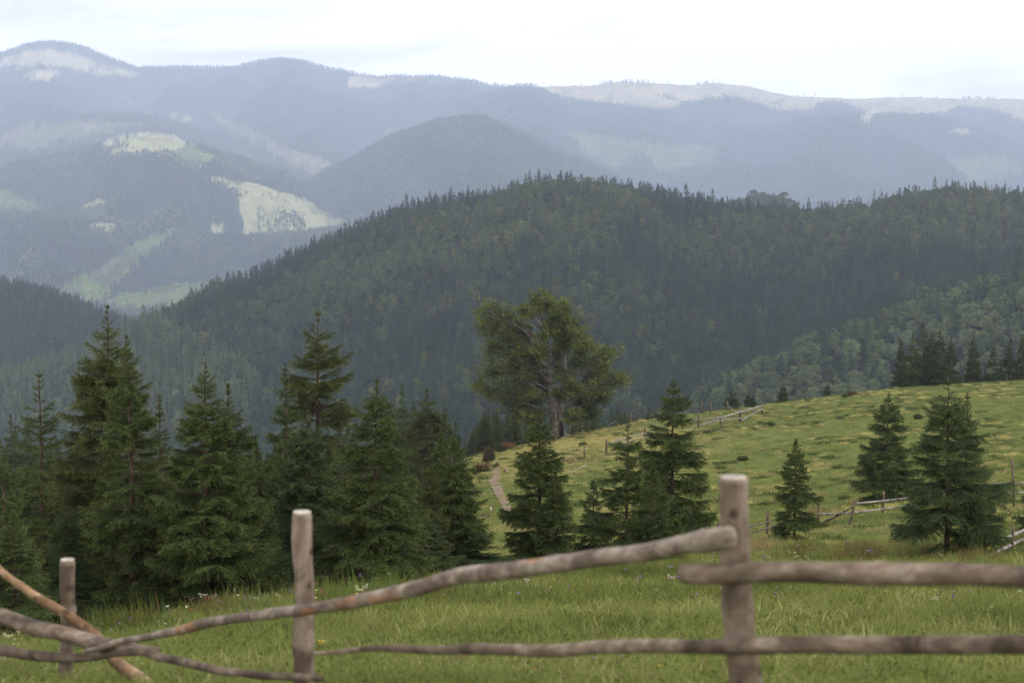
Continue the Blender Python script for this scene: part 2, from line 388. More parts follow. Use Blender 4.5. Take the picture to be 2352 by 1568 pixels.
for D, sf, sb, w, th, pts in LAY:
    p = np.array(pts, float); a, e = to_ae(p[:, 0], p[:, 1])
    fa = np.linspace(-.75, .75, 1200); ze = np.interp(fa, a, e) * D - th
    kk = np.hanning(9); kk /= kk.sum(); ze = np.convolve(np.pad(ze, 4, 'edge'), kk, 'valid')
    ze = np.where(fa < a[0], ze - (a[0] - fa) * D * .5, ze); ze = np.where(fa > a[-1], ze - (fa - a[-1]) * D * .5, ze)
    _L.append((D, sf, sb, w, fa, ze))
def far_h(x, y):
    a = x / y; best = np.full(x.shape, -240.); idx = np.zeros(x.shape, int)
    for i, (D, sf, sb, w, fa, ze) in enumerate(_L):
        c = np.interp(a, fa, ze); d = y - D; ad = np.sqrt(d * d + w * w) - w
        lam = D * .055
        rid = 1 - np.abs(fbm(x / lam, y / (2.4 * lam), 40 + i, 3)) * 2.2
        g = (rid - .5) * np.clip(ad / (D * .09), 0, 1) * D * .0135 * (1 + .9 * (D > 6000)) + fbm(x / (lam * .25), y / (lam * .25), 60 + i, 3) * D * .0016 * np.clip(ad / 40, .3, 1)
        h = c - np.where(d < 0, sf, sb) * ad + g
        m = h > best; idx[m] = i; best = np.where(m, h, best)
    return best, idx
ysf = np.concatenate([np.exp(np.linspace(math.log(520), math.log(2300), 330)), np.exp(np.linspace(math.log(2310), math.log(19500), 520))])
af = np.linspace(-.52, .52, 900)
XF = af[None] * ysf[:, None]; YF = ysf[:, None] * np.ones_like(af)[None]
ZF, LI = far_h(XF, YF)
PXF, RWF = to_px(XF / YF, ZF / YF)
# land cover, anchored to the ground where it lies
MEADOW = [([(-60, 160), (0, 145), (20, 128), (60, 118), (110, 114), (160, 122), (230, 144), (325, 172), (300, 178), (230, 174), (180, 165), (150, 155), (80, 152), (0, 160)], 13000),
          ([(50, 175), (80, 162), (135, 161), (138, 175), (115, 188), (60, 182)], 11700),
          ([(800, 176), (900, 170), (1000, 170), (1120, 180), (1200, 180), (1200, 200), (1130, 200), (1000, 190), (900, 191), (850, 205), (800, 205)], 11700),
          ([(1200, 160), (2700, 190), (2700, 300), (2352, 284), (2290, 255), (2200, 245), (2150, 262), (2060, 275), (2000, 272), (1950, 240), (1900, 238), (1870, 250), (1790, 255), (1760, 240), (1680, 222), (1600, 232), (1530, 252), (1420, 242), (1370, 236), (1290, 225), (1230, 205)], 13000),
          ([(240, 356), (262, 342), (290, 324), (300, 308), (370, 302), (405, 315), (440, 330), (415, 345), (370, 362), (340, 354), (262, 358)], 5200),
          ([(215, 335), (280, 312), (300, 312), (262, 340)], 5200),
          ([(480, 402), (520, 412), (560, 420), (600, 425), (700, 458), (760, 490), (805, 515), (780, 528), (700, 534), (555, 541), (553, 500), (545, 470), (548, 445), (510, 430), (485, 425)], 5200),
          ([(485, 512), (515, 516), (520, 542), (478, 542)], 5200),
          ([(200, 520), (225, 512), (262, 514), (272, 527), (245, 532)], 3250),
          ([(180, 478), (210, 460), (245, 456), (248, 472), (215, 480)], 5200),
          ([(385, 266), (440, 270), (432, 277), (398, 275)], 8450),
          ([(1975, 264), (2005, 268), (1998, 282), (1975, 280)], 10400),
          ([(2185, 300), (2215, 292), (2228, 305), (2200, 312)], 10400)]
CLEARCUT = [([(610, 330), (680, 345), (730, 360), (772, 380), (725, 405), (690, 385), (640, 366)], 8450), ([(0, 315), (60, 285), (90, 275), (60, 310), (0, 345)], 8450),
            ([(270, 215), (290, 222), (318, 250), (300, 245)], 11700), ([(870, 300), (910, 293), (890, 312)], 8450), ([(180, 285), (230, 280), (235, 300), (190, 305)], 8450)]
YOUNG = [([(130, 665), (240, 610), (300, 570), (340, 540), (420, 530), (380, 560), (300, 620), (230, 700), (170, 690)], 3770, 8000),
         ([(240, 690), (350, 665), (480, 645), (520, 640), (400, 720), (260, 712)], 2300, 5980),
         ([(390, 345), (440, 335), (490, 365), (485, 385), (430, 385), (395, 370)], 6400, 10600),
         ([(-50, 440), (20, 440), (110, 485), (60, 495), (-50, 470)], 5200, 10600),
         ([(470, 255), (560, 290), (640, 330), (600, 335), (520, 300)], 8450, 15600),
         ([(0, 320), (100, 290), (230, 275), (330, 290), (200, 320), (60, 350)], 9000, 13000),
         ([(1300, 300), (1500, 330), (1640, 340), (1650, 380), (1500, 400), (1400, 400), (1330, 350)], 11050, 16900),
         ([(2180, 370), (2300, 350), (2352, 400), (2200, 420)], 10400, 16900)]
def cover(px, rw, y, x):
    """0 forest, 1 meadow, 2 clear-cut, 3 young light wood"""
    jx = px + 9 * fbm(px / 16, rw / 7, 77, 4); jr = rw + 5 * fbm(px / 14 + 9, rw / 7, 78, 4)
    c = np.zeros(px.shape, int)
    for poly, y0, y1 in YOUNG: c[inpoly(jx + 14 * fbm(px / 22, rw / 9, 79, 3), jr + 7 * fbm(px / 20, rw / 9, 80, 3), poly) & (y > y0) & (y < y1)] = 3
    for poly, y0 in CLEARCUT: c[inpoly(jx, jr, poly) & (y > y0)] = 2
    for poly, y0 in MEADOW: c[inpoly(jx, jr, poly) & (y > y0)] = 1
    return c
CV = cover(PXF, RWF, YF, XF)
veg = np.empty(ZF.shape + (3,)); veg[:] = (.022, .032, .016)
vn = fbm(XF / 160, YF / 160, 5, 4)[..., None]
veg[CV == 1] = (.36, .36, .19); veg[CV == 2] = (.21, .185, .13); veg[CV == 3] = (.15, .19, .07)
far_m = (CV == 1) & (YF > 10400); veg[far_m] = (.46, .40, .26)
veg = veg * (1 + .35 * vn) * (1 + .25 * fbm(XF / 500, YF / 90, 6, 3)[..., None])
nr, nc = XF.shape; gi = (np.arange(nr - 1)[:, None] * nc + np.arange(nc - 1)[None]).reshape(-1)
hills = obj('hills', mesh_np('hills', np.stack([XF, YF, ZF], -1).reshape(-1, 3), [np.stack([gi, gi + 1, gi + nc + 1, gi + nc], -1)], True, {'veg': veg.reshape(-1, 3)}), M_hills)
tag(hills, kind='structure')
vb = 12000.; vf = np.array([[-vb, -50, -245], [vb, -50, -245], [vb, 20000, -245], [-vb, 20000, -245]])
EF = ZF / YF
RUN = np.maximum.accumulate(EF, axis=0)
near_e = (Zn / np.maximum(Y, 1))[Y[:, 0] > 60].max(0)            # skyline of the near meadow
RUN = np.maximum(RUN, np.interp(af, aa, near_e)[None] - .004)

# ------------------------------------------------------------------ trees
def shoot_tris(P0, Dr, Ln, tooth, rg, droop=0.25, fat=.5, tipw=None):
    """saw-toothed needle sprays along shoots: one triangle per clump"""
    step = tooth * .62
    n = np.maximum(2, np.ceil(Ln / step).astype(int)) * 2
    idx = np.repeat(np.arange(len(n)), n)
    k = np.arange(len(idx)) - np.repeat(np.cumsum(n) - n, n)
    t = (k // 2 + .5 + rg.uniform(-.3, .3, len(k))) / (n[idx] / 2)
    L = Ln[idx]; d = Dr[idx]
    p = P0[idx] + d * (t * L)[:, None]; p[:, 2] -= droop * L * t * t * .5
    r = rg.normal(size=(len(k), 3)); s = np.cross(d, r); s /= np.linalg.norm(s, axis=1)[:, None] + 1e-9
    ln = tooth * (1.15 - .35 * t) * rg.uniform(.75, 1.2, len(k))
    tip = p + s * (ln * .75)[:, None] + d * (ln * .75)[:, None]
    w = tooth * fat * rg.uniform(.7, 1.1, len(k))
    V = np.stack([p - d * w[:, None] * .6, p + d * w[:, None] * .6, tip], 1).reshape(-1, 3)
    tp = (np.clip((t - .55) * 2.2, 0, 1) * rg.uniform(.1, 1, len(k)) * (tipw[idx] if tipw is not None else 1))
    return V, np.repeat(tp, 3)

def spruce_mesh(seed, H, R, q=1.0, bare=.0, top=1.0, shape=.85, dens=1.0, droop=.25, lean=0.0, far=False, sparse=0.0):
    """returns (trunk MB, crown verts, tips). q: coarseness; top: how open the leader end is; bare: fraction of clear stem"""
    rg = np.random.RandomState(seed)
    tr = MB(); rb = H * .0125 + .012
    tt = np.linspace(0, 1, 14); sway = np.cumsum(rg.normal(0, .006 * H, (14, 2)) * .35, 0) * (tt[:, None])
    ax = np.stack([sway[:, 0] + lean * H * tt ** 2, sway[:, 1], H * tt - .25 * (tt == 0)], 1)
    tr.tube(ax, rb * (1 - tt) ** .9 + .006, 7 if not far else 5)
    P0 = []; DR = []; LN = []; TW = []
    h = H * max(bare, .02); 
    inter = .128 * q ** .6 * (H / 7) ** .55 / dens
    levels = []
    while h < H * .995:
        t = h / H; whorl = rg.rand() < .45
        levels.append((t, (rg.randint(3, 6) if whorl else rg.randint(1, 3)), whorl))
        h += inter * rg.uniform(.6, 1.4) * (1 + .5 * top * max(0, t - .8) / .2) * (1 - .45 * t)
    for t, nb, whorl in levels:
        az0 = rg.uniform(0, 6.28)
        for b in range(nb):
            if rg.rand() < sparse * (1 - t): continue
            az = az0 + b * 6.283 / nb + rg.normal(0, .3)
            prof = (1 - t) ** shape * (.62 + .38 * min(1, (t + .12) / .22))
            L = R * prof * (rg.uniform(.72, 1.12) if whorl else rg.uniform(.4, .8)) + .05 * H / 7
            L *= np.clip((1 - t) / .15, .2, 1) ** .7
            if rg.rand() < .06 and t < .85: L *= 1.3
            el = np.interp(t, [0, .3, .6, .85, 1], [-.22, -.05, .12, .45, .95]) + rg.normal(0, .10)
            n = 7; s = np.linspace(0, 1, n)
            out = np.array([math.cos(az), math.sin(az), 0])
            # S-shaped limb: sags, then turns up at the end
            cur = np.cumsum(np.stack([np.cos(el - .5 * droop * 2 * s * (1 - s) * 2 + .55 * s * s * (1 - t * .3)), np.sin(el - .5 * droop * 4 * s * (1 - s) + .55 * s * s * (1 - t * .3))], 1), 0) / n
            cur = np.concatenate([[[0, 0]], cur[:-1]]) * L
            base = np.array([np.interp(t, tt, ax[:, k]) for k in range(3)])
            bend = rg.normal(0, .10) * s * s * L
            side = np.array([-out[1], out[0], 0])
            P = base + cur[:, :1] * out + bend[:, None] * side; P[:, 2] += cur[:, 1]
            br = rb * .30 * (L / R) ** .6 * (1 - .6 * t)
            if not far or L > R * .5: tr.tube(P, br * (1 - s * .85) + .0025 * q, 4 if not far else 3, cap=False)
            # laterals
            sp = .058 * q / dens
            m = max(3, int(L / sp)); u = (np.arange(m) + rg.uniform(.2, .8, m)) / m
            inner = .30 if t < .75 else .06
            u = inner * rg.uniform(.3, 1) + (1 - inner) * u
            pts = np.stack([np.interp(u, s, P[:, k]) for k in range(3)], 1)
            T = np.gradient(P, axis=0); T /= np.linalg.norm(T, axis=1)[:, None] + 1e-9
            Tn = np.stack([np.interp(u, s, T[:, k]) for k in range(3)], 1)
            for sg in (-1, 1):
                ang = rg.uniform(.75, 1.15, m)
                dd = Tn * np.cos(ang)[:, None] + sg * side * np.sin(ang)[:, None]
                dd[:, 2] += rg.normal(-.30 * (1 - t) - .02, .16, m)
                dd /= np.linalg.norm(dd, axis=1)[:, None]
                l2 = L * .47 * np.minimum(1, (1 - u) * 1.5 + .10) * np.minimum(1, u * 2.2 + .1) * rg.uniform(.6, 1.1, m) + .03 * q
                P0.append(pts); DR.append(dd); LN.append(l2); TW.append(np.full(m, .8))
                # second-order sprays
                k2 = np.maximum(0, (l2 / (.085 * q)).astype(int)); ii = np.repeat(np.arange(m), k2)
                if len(ii):
                    v = rg.uniform(.12, .9, len(ii)); s2 = rg.choice([-1, 1], len(ii))
                    d0 = dd[ii]; sd2 = np.cross(d0, [0, 0, 1]); sd2 /= np.linalg.norm(sd2, axis=1)[:, None] + 1e-9
                    d2 = d0 * .62 + sd2 * s2[:, None] * .75; d2[:, 2] += rg.normal(-.32, .20, len(ii)); d2 /= np.linalg.norm(d2, axis=1)[:, None]
                    p2 = pts[ii] + d0 * (v * l2[ii])[:, None]; p2[:, 2] -= droop * l2[ii] * v * v * .5
                    P0.append(p2); DR.append(d2); LN.append(l2[ii] * (1 - v) * .6 + .035 * q); TW.append(np.full(len(ii), .6))
            P0.append(pts); DR.append(Tn); LN.append(np.full(m, sp * 1.4)); TW.append(u)
    # leader
    m = max(4, int(H * .14 / (.05 * q))); u = np.linspace(.86, .995, m)
    lp = np.stack([np.interp(u, tt, ax[:, k]) for k in range(3)], 1)
    P0.append(lp); DR.append(np.tile([0, 0, 1.], (m, 1))); LN.append(np.full(m, .07 * q)); TW.append(np.ones(m) * .7)
    V, tp = shoot_tris(np.concatenate(P0), np.concatenate(DR), np.concatenate(LN), .036 * q, rg, .35, .52, np.concatenate(TW))
    return tr, V, tp

def tris(n): return np.arange(n * 3).reshape(-1, 3)
def spruce_tree(x, y, z, seed, H, R, mat, label, group, name='spruce_tree', rz=0., src=None, **kw):
    root = empty(name, (x, y, z), label, 'tree', group, rz)
    if src is None:
        tr, V, tp = spruce_mesh(seed, H, R, **kw)
        t = obj('trunk', tr.mesh('trunk'), M_bark, root)
        c = obj('crown', mesh_np('crown', V, [tris(len(V) // 3)], False, {'tip': tp}), mat, root)
        return root, t, c
    for ch in src[1:]:
        c = ch.copy(); col.objects.link(c); c.parent = root
    root.scale = (H / src[0], H / src[0], H / src[0])
    return root

G1 = 'young spruces between the front fence and the hollow'
HERO = [  # px, top row, D, half-width px, seed, needle mat, params, label
    (240, 700, 33, 150, 1, 2, dict(top=1.2, shape=.62, dens=.85, sparse=.25), 'tallest spruce on the left, with a hooked tip and long bare side limbs'),
    (300, 772, 30, 125, 2, 0, dict(top=.9, shape=.72, dens=1.0, sparse=.1), 'dense spruce just right of the tallest hook-tipped spruce, reddish stem showing'),
    (90, 850, 36, 105, 3, 0, dict(top=1.6, shape=.7, dens=.75, sparse=.3), 'open thin-topped spruce between the picture edge and the tallest spruce'),
    (8, 1035, 27, 105, 4, 0, dict(top=.8, shape=.8, dens=1.1), 'low bushy spruce at the left edge above the leaning peeled pole'),
    (368, 905, 39, 62, 5, 0, dict(top=1.0, shape=.8, dens=.8), 'slim small spruce top poking up right of the tallest spruce'),
    (466, 825, 29, 140, 6, 0, dict(top=1.4, shape=.78, dens=1.0), 'broad spruce with a dead twiggy foot, left one of a touching pair'),
    (521, 882, 30, 120, 7, 0, dict(top=1.2, shape=.75, dens=1.0), 'broad spruce, right one of the touching pair left of the middle post'),
    (658, 835, 40, 90, 8, 1, dict(top=1.3, shape=.75, dens=.9), 'spruce tucked left behind the tall spruce with the bare upper stem'),
    (726, 715, 43, 130, 9, 2, dict(top=1.5, shape=.5, dens=.85, sparse=.35, droop=.4), 'tall spruce with tufted top and bare upper stem above the middle post'),
    (706, 940, 33, 115, 10, 1, dict(top=1.0, shape=.7, dens=1.1), 'blue-green spruce with curled shoots in front of the tall tufted one'),
    (862, 870, 31, 150, 11, 0, dict(top=1.5, shape=.8, dens=1.0, sparse=.05), 'large spruce with a long bare leader right of the middle post'),
    (815, 935, 58, 55, 12, 1, dict(top=1.0, shape=.7, dens=.8), 'thin spruce top standing behind the long-leadered spruce'),
    (1012, 992, 43, 82, 13, 0, dict(top=.9, shape=.72, dens=1.1), 'dense twin spruce left of the gravel path, left stem'),
    (1046, 1000, 41, 90, 14, 0, dict(top=.9, shape=.72, dens=1.1), 'dense twin spruce left of the gravel path, right stem'),
    (1240, 938, 43, 104, 15, 0, dict(top=1.1, shape=.78, dens=1.15), 'conical spruce in front of the big beech, right of the path'),
    (1278, 1085, 42, 62, 16, 0, dict(top=1.2, shape=.75, dens=1.0), 'second lower spruce stem leaning on the conical one in front of the beech'),
    (1362, 1105, 52, 56, 17, 1, dict(top=.8, shape=.7, dens=1.1), 'small dark spruce between the conical spruce and the sloping rail'),
    (1440, 960, 49, 82, 18, 0, dict(top=1.7, shape=.75, dens=1.0, sparse=.1), 'spruce with an open starry top left of the straight tall meadow spruce'),
    (1498, 1072, 43, 80, 19, 0, dict(top=1.0, shape=.75, dens=1.0), 'light green spruce in front of the straight meadow spruce'),
    (1545, 865, 52, 98, 20, 0, dict(top=1.3, shape=.66, dens=1.05, droop=.35), 'straight narrow-topped spruce left of the tall right-hand fence post'),
    (1827, 1010, 67, 64, 21, 0, dict(top=1.1, shape=.8, dens=1.1), 'small conical spruce beside the rail fence right of the tall post'),
    (2038, 903, 97, 74, 22, 0, dict(top=1.5, shape=.72, dens=1.15), 'mid-sized spruce behind the rail fence, left of the widest spruce'),
    (2182, 866, 42, 150, 23, 1, dict(top=1.4, shape=.85, dens=.82, sparse=.22, droop=.4), 'widest spruce on the right, blue-green with sweeping low limbs'),
    (2222, 905, 44, 78, 24, 1, dict(top=1.4, shape=.8, dens=.85, sparse=.15), 'second leader stem grown into the widest spruce on the right'),
    (2420, 1040, 55, 80, 25, 1, dict(top=1.0, shape=.75, dens=1.0), 'spruce cut off by the right edge of the picture'),
]
for px, row, D, hw, seed, mi, kw, label in HERO:
    T = at(px, row, D); g = gz(T[0], D) - .1; H = T[2] - g; R = hw / F * D * 1.5
    spruce_tree(T[0], D, g, seed, H, R, M_needle[mi], label, G1, q=1.0 * (D / 36) ** .8, **kw)
# little fillers at the foot of the left thicket
FILL = [(30, 1180, 24, 'low bushy young spruce at the left edge under the bigger ones'), (150, 1140, 31, 'squat young spruce filling the gap behind the leftmost front post'),
        (200, 1010, 44, 'spruce top in the second row left of the tallest spruce'), (395, 1060, 36, 'spruce filling the gap between the tallest spruce and the touching pair'),
        (590, 1010, 42, 'spruce filling the gap right of the touching pair'), (600, 1150, 31, 'low young spruce right of the touching pair'),
        (640, 1120, 34, 'low young spruce behind the middle post, left side'), (790, 1090, 36, 'spruce between the blue-green one and the long-leadered one'),
        (940, 1120, 36, 'low spruce right beside the long-leadered spruce'), (980, 1180, 37, 'low young spruce left of the twin spruces'),
        (360, 1180, 30, 'low young spruce in front between the tallest spruce and the pair'), (90, 1230, 33, 'low young spruce at the foot of the open thin-topped one'),
        (745, 1180, 32, 'low young spruce immediately right of the middle post'), (1100, 1210, 40, 'low young spruce at the right foot of the twin spruces')]
protoF = []
for i in range(4):
    tr, V, tp = spruce_mesh(300 + i, 5.0, 1.55, q=1.0, top=.7, shape=.75, dens=1.0)
    protoF.append((tr.mesh('trunk'), mesh_np('crown', V, [tris(len(V) // 3)], False, {'tip': tp})))
for m_ in protoF: m_[0].materials.append(M_bark)
for i, m_ in enumerate(protoF): m_[1].materials.append(M_needle[[0, 1, 0, 2][i]])
rg = np.random.RandomState(5)
for i, (px, row, D, label) in enumerate(FILL):
    T = at(px, row, D); g = gz(T[0], D) - .1; H = T[2] - g
    root = empty('spruce_tree', (T[0], D, g), label, 'tree', G1, rg.uniform(0, 6)); s = H / 5.0
    root.scale = (max(s, .8), max(s, .8), s)
    for nm, me in zip(('trunk', 'crown'), protoF[i % 4]): obj(nm, me, None, root)

rg2 = np.random.RandomState(77)
for i in range(26):                                   # packed second row of the left thicket
    px = [20, 60, 120, 160, 205, 250, 330, 385, 410, 440, 500, 560, 575, 615, 640, 680, 750, 770, 800, 830, 900, 925, 955, 985, 1070, 700][i] + rg2.uniform(-8, 8); D = rg2.uniform(36, 52)
    row = np.interp(px, [0, 200, 400, 600, 760, 900, 1100], [1090, 1010, 1060, 1030, 1010, 1040, 1130]) + rg2.uniform(-25, 60)
    T = at(px, row, D); g = gz(T[0], D) - .1; H = T[2] - g; q = H / 5.0
    root = empty('spruce_tree', (T[0], D, g), 'young spruce packed into the second row of the left thicket', 'tree', 'second row of the left spruce thicket', rg2.uniform(0, 6)); root.scale = (q * .95, q * .95, q)
    for nm, me in zip(('trunk', 'crown'), protoF[i % 4]): obj(nm, me, None, root)
# the hollow: taller spruces past the meadow
protoM = []
for i in range(6):
    kw = [dict(bare=.05, shape=.8), dict(bare=.25, shape=.6, sparse=.2), dict(bare=.02, shape=.75), dict(bare=.32, shape=.5, sparse=.25), dict(bare=.08, shape=.9), dict(bare=.1, shape=.7)][i]
    tr, V, tp = spruce_mesh(400 + i, 18.0, 4.5, q=3.8, top=.7, dens=1.3, far=True, droop=.3, **kw)
    protoM.append((tr.mesh('trunk'), mesh_np('crown', V, [tris(len(V) // 3)], False, {'tip': tp * .6})))
mm = [M_needle[k] for k in (2, 2, 1, 2, 0, 2)]
for i, m_ in enumerate(protoM): m_[0].materials.append(M_bark); m_[1].materials.append(mm[i])
def mid_tree(px, row, D, k, label, group, wide=1.0, base_z=None):
    T = at(px, row, D); g = gz(T[0], D) - .3 if base_z is None else base_z; H = T[2] - g
    root = empty('spruce_tree', (T[0], D, g), label, 'tree', group, rg.uniform(0, 6)); s = H / 18.0
    w = s * wide; root.scale = (w, w, s)
    for nm, me in zip(('trunk', 'crown'), protoM[k % 6]): obj(nm, me, None, root)
    return root
G2 = 'taller spruces at the meadow edge left of the path'
L2 = 'tall dark spruce in the clump left of the path, behind the young spruces'
for px, row, D, k, w in [(885, 905, 150, 0, 1), (905, 925, 130, 5, 1.1), (925, 885, 160, 4, 1.0), (950, 925, 140, 1, 1.2), (984, 895, 120, 3, 1.25), (968, 950, 125, 1, 1.1), (1002, 948, 150, 0, 1.1),
                         (1022, 930, 165, 5, 1.1), (1045, 965, 170, 2, 1.0), (845, 970, 140, 2, 1), (780, 960, 150, 0, 1), (760, 1000, 130, 5, 1), (1030, 985, 150, 4, 1), (920, 1010, 110, 2, 1.1), (870, 1010, 115, 4, 1.1), (815, 1010, 120, 0, 1.1)]:
    mid_tree(px, row, D, k, L2, G2, w)
G3 = 'dark stand of spruces behind the big beech'
for i in range(58):
    px = rg.uniform(1065, 1265); D = rg.uniform(268, 330)
    row = np.interp(px, [1065, 1085, 1110, 1150, 1200, 1265], [1000, 965, 935, 935, 945, 950]) + abs(rg.normal(0, 14)) + rg.uniform(0, 22)
    mid_tree(px, row, D, rg.choice([0, 2, 4, 5]), 'dark spruce in the shadowy stand left of and behind the beech', G3, 1.15)
G4 = 'spruce tops beyond the ridge right of the beech'
for i in range(22):
    px = rg.uniform(1300, 1500); D = rg.uniform(272, 310)
    row = np.interp(px, [1290, 1400, 1440, 1500, 1560], [935, 925, 935, 955, 965]) + abs(rg.normal(0, 10)) + rg.uniform(0, 10)
    mid_tree(px, row, D, rg.choice([0, 2, 4, 5]), 'hazy spruce top beyond the meadow ridge right of the beech', G4, 1.1)
G5 = 'olive spruces filling the hollow on the left'
for i in range(70):
    px = rg.uniform(-120, 1010); D = rg.uniform(110, 250)
    row = np.interp(px, [-100, 30, 140, 400, 600, 820, 1010], [935, 945, 985, 985, 975, 955, 960]) + abs(rg.normal(0, 22)) + (250 - D) * .25
    mid_tree(px, row, D, rg.choice([0, 2, 4, 5]), 'olive-green spruce down in the hollow behind the front thicket', G5, 1.25)
G6 = 'trees on the skyline of the meadow at the right'
SKY = [(2072, 778, 0, 'leftmost dark spruce of the clump on the right skyline'), (2095, 765, 4, 'bushy spruce in the skyline clump left of the larch'), (2140, 762, 1, 'dark spruce with a bare stem right of the skyline larch'),
       (2158, 755, 1, 'tall thin spruce behind the larch in the skyline clump'), (2184, 776, 5, 'right-hand spruce of the skyline clump'), (2105, 800, 2, 'low spruce under the skyline larch'),
       (2205, 850, 2, 'tiny spruce in the gap right of the skyline clump'), (2238, 770, 0, 'spruce standing alone right of the skyline clump'), (2283, 782, 4, 'dark spruce of the skyline row, second right of the clump'),
       (2318, 786, 5, 'paler spruce of the skyline row near the right edge'), (2348, 768, 0, 'spruce of the skyline row at the very right edge'), (2262, 850, 2, 'small spruce between two taller ones of the skyline row'),
       (2300, 830, 2, 'low bushy spruce between the last skyline spruces'), (2385, 775, 4, 'skyline spruce just past the right edge'), (2335, 838, 4, 'low spruce near the right edge of the skyline row')]
for px, row, k, label in SKY: mid_tree(px, row, 264 + rg.uniform(-3, 5), k, label, G6, 1.05)
mid_tree(1683, 890, 268, 2, 'round little spruce on the skyline above the broken fence', G6, 1.9)
mid_tree(1425, 945, 262, 2, 'hazy low spruce by the leaning posts', G6, 1.6)
mid_tree(1490, 935, 262, 4, 'low dark spruce behind the far rail fence', G6, 1.8)
for px, row, lb in ((1798, 878, 'left one of three tiny spruces on the bare skyline'), (1900, 880, 'rightmost tiny spruce on the bare skyline'), (1730, 905, 'tiny spruce left on the bare skyline'), (2108, 868, 'bright green seedling spruce at the foot of the larch'), (1720, 898, 'tiny pale spruce by the corner of the broken fence')):
    mid_tree(px, row, 256, 2, lb, G6, 1.8)

# larch on the skyline
def larch():
    T = at(2122, 740, 268); g = gz(T[0], 268) - .3; H = T[2] - g
    tr, V, tp = spruce_mesh(77, H, 2.6, q=3.6, top=.3, dens=1.0, far=True, bare=.12, shape=.55, sparse=.25)
    m = leaf_mat('larch_needles', [(.3, (.04, .055, .018)), (.7, (.085, .10, .03))], .6, tip=(.12, .14, .04))
    root = empty('larch_tree', (T[0], 268, g), 'tall pale green larch rising out of the clump on the right skyline', 'tree', G6)
    obj('trunk', tr.mesh('trunk'), M_bark, root)
    obj('crown', mesh_np('crown', V, [tris(len(V) // 3)], False, {'tip': tp}), m, root)
larch()

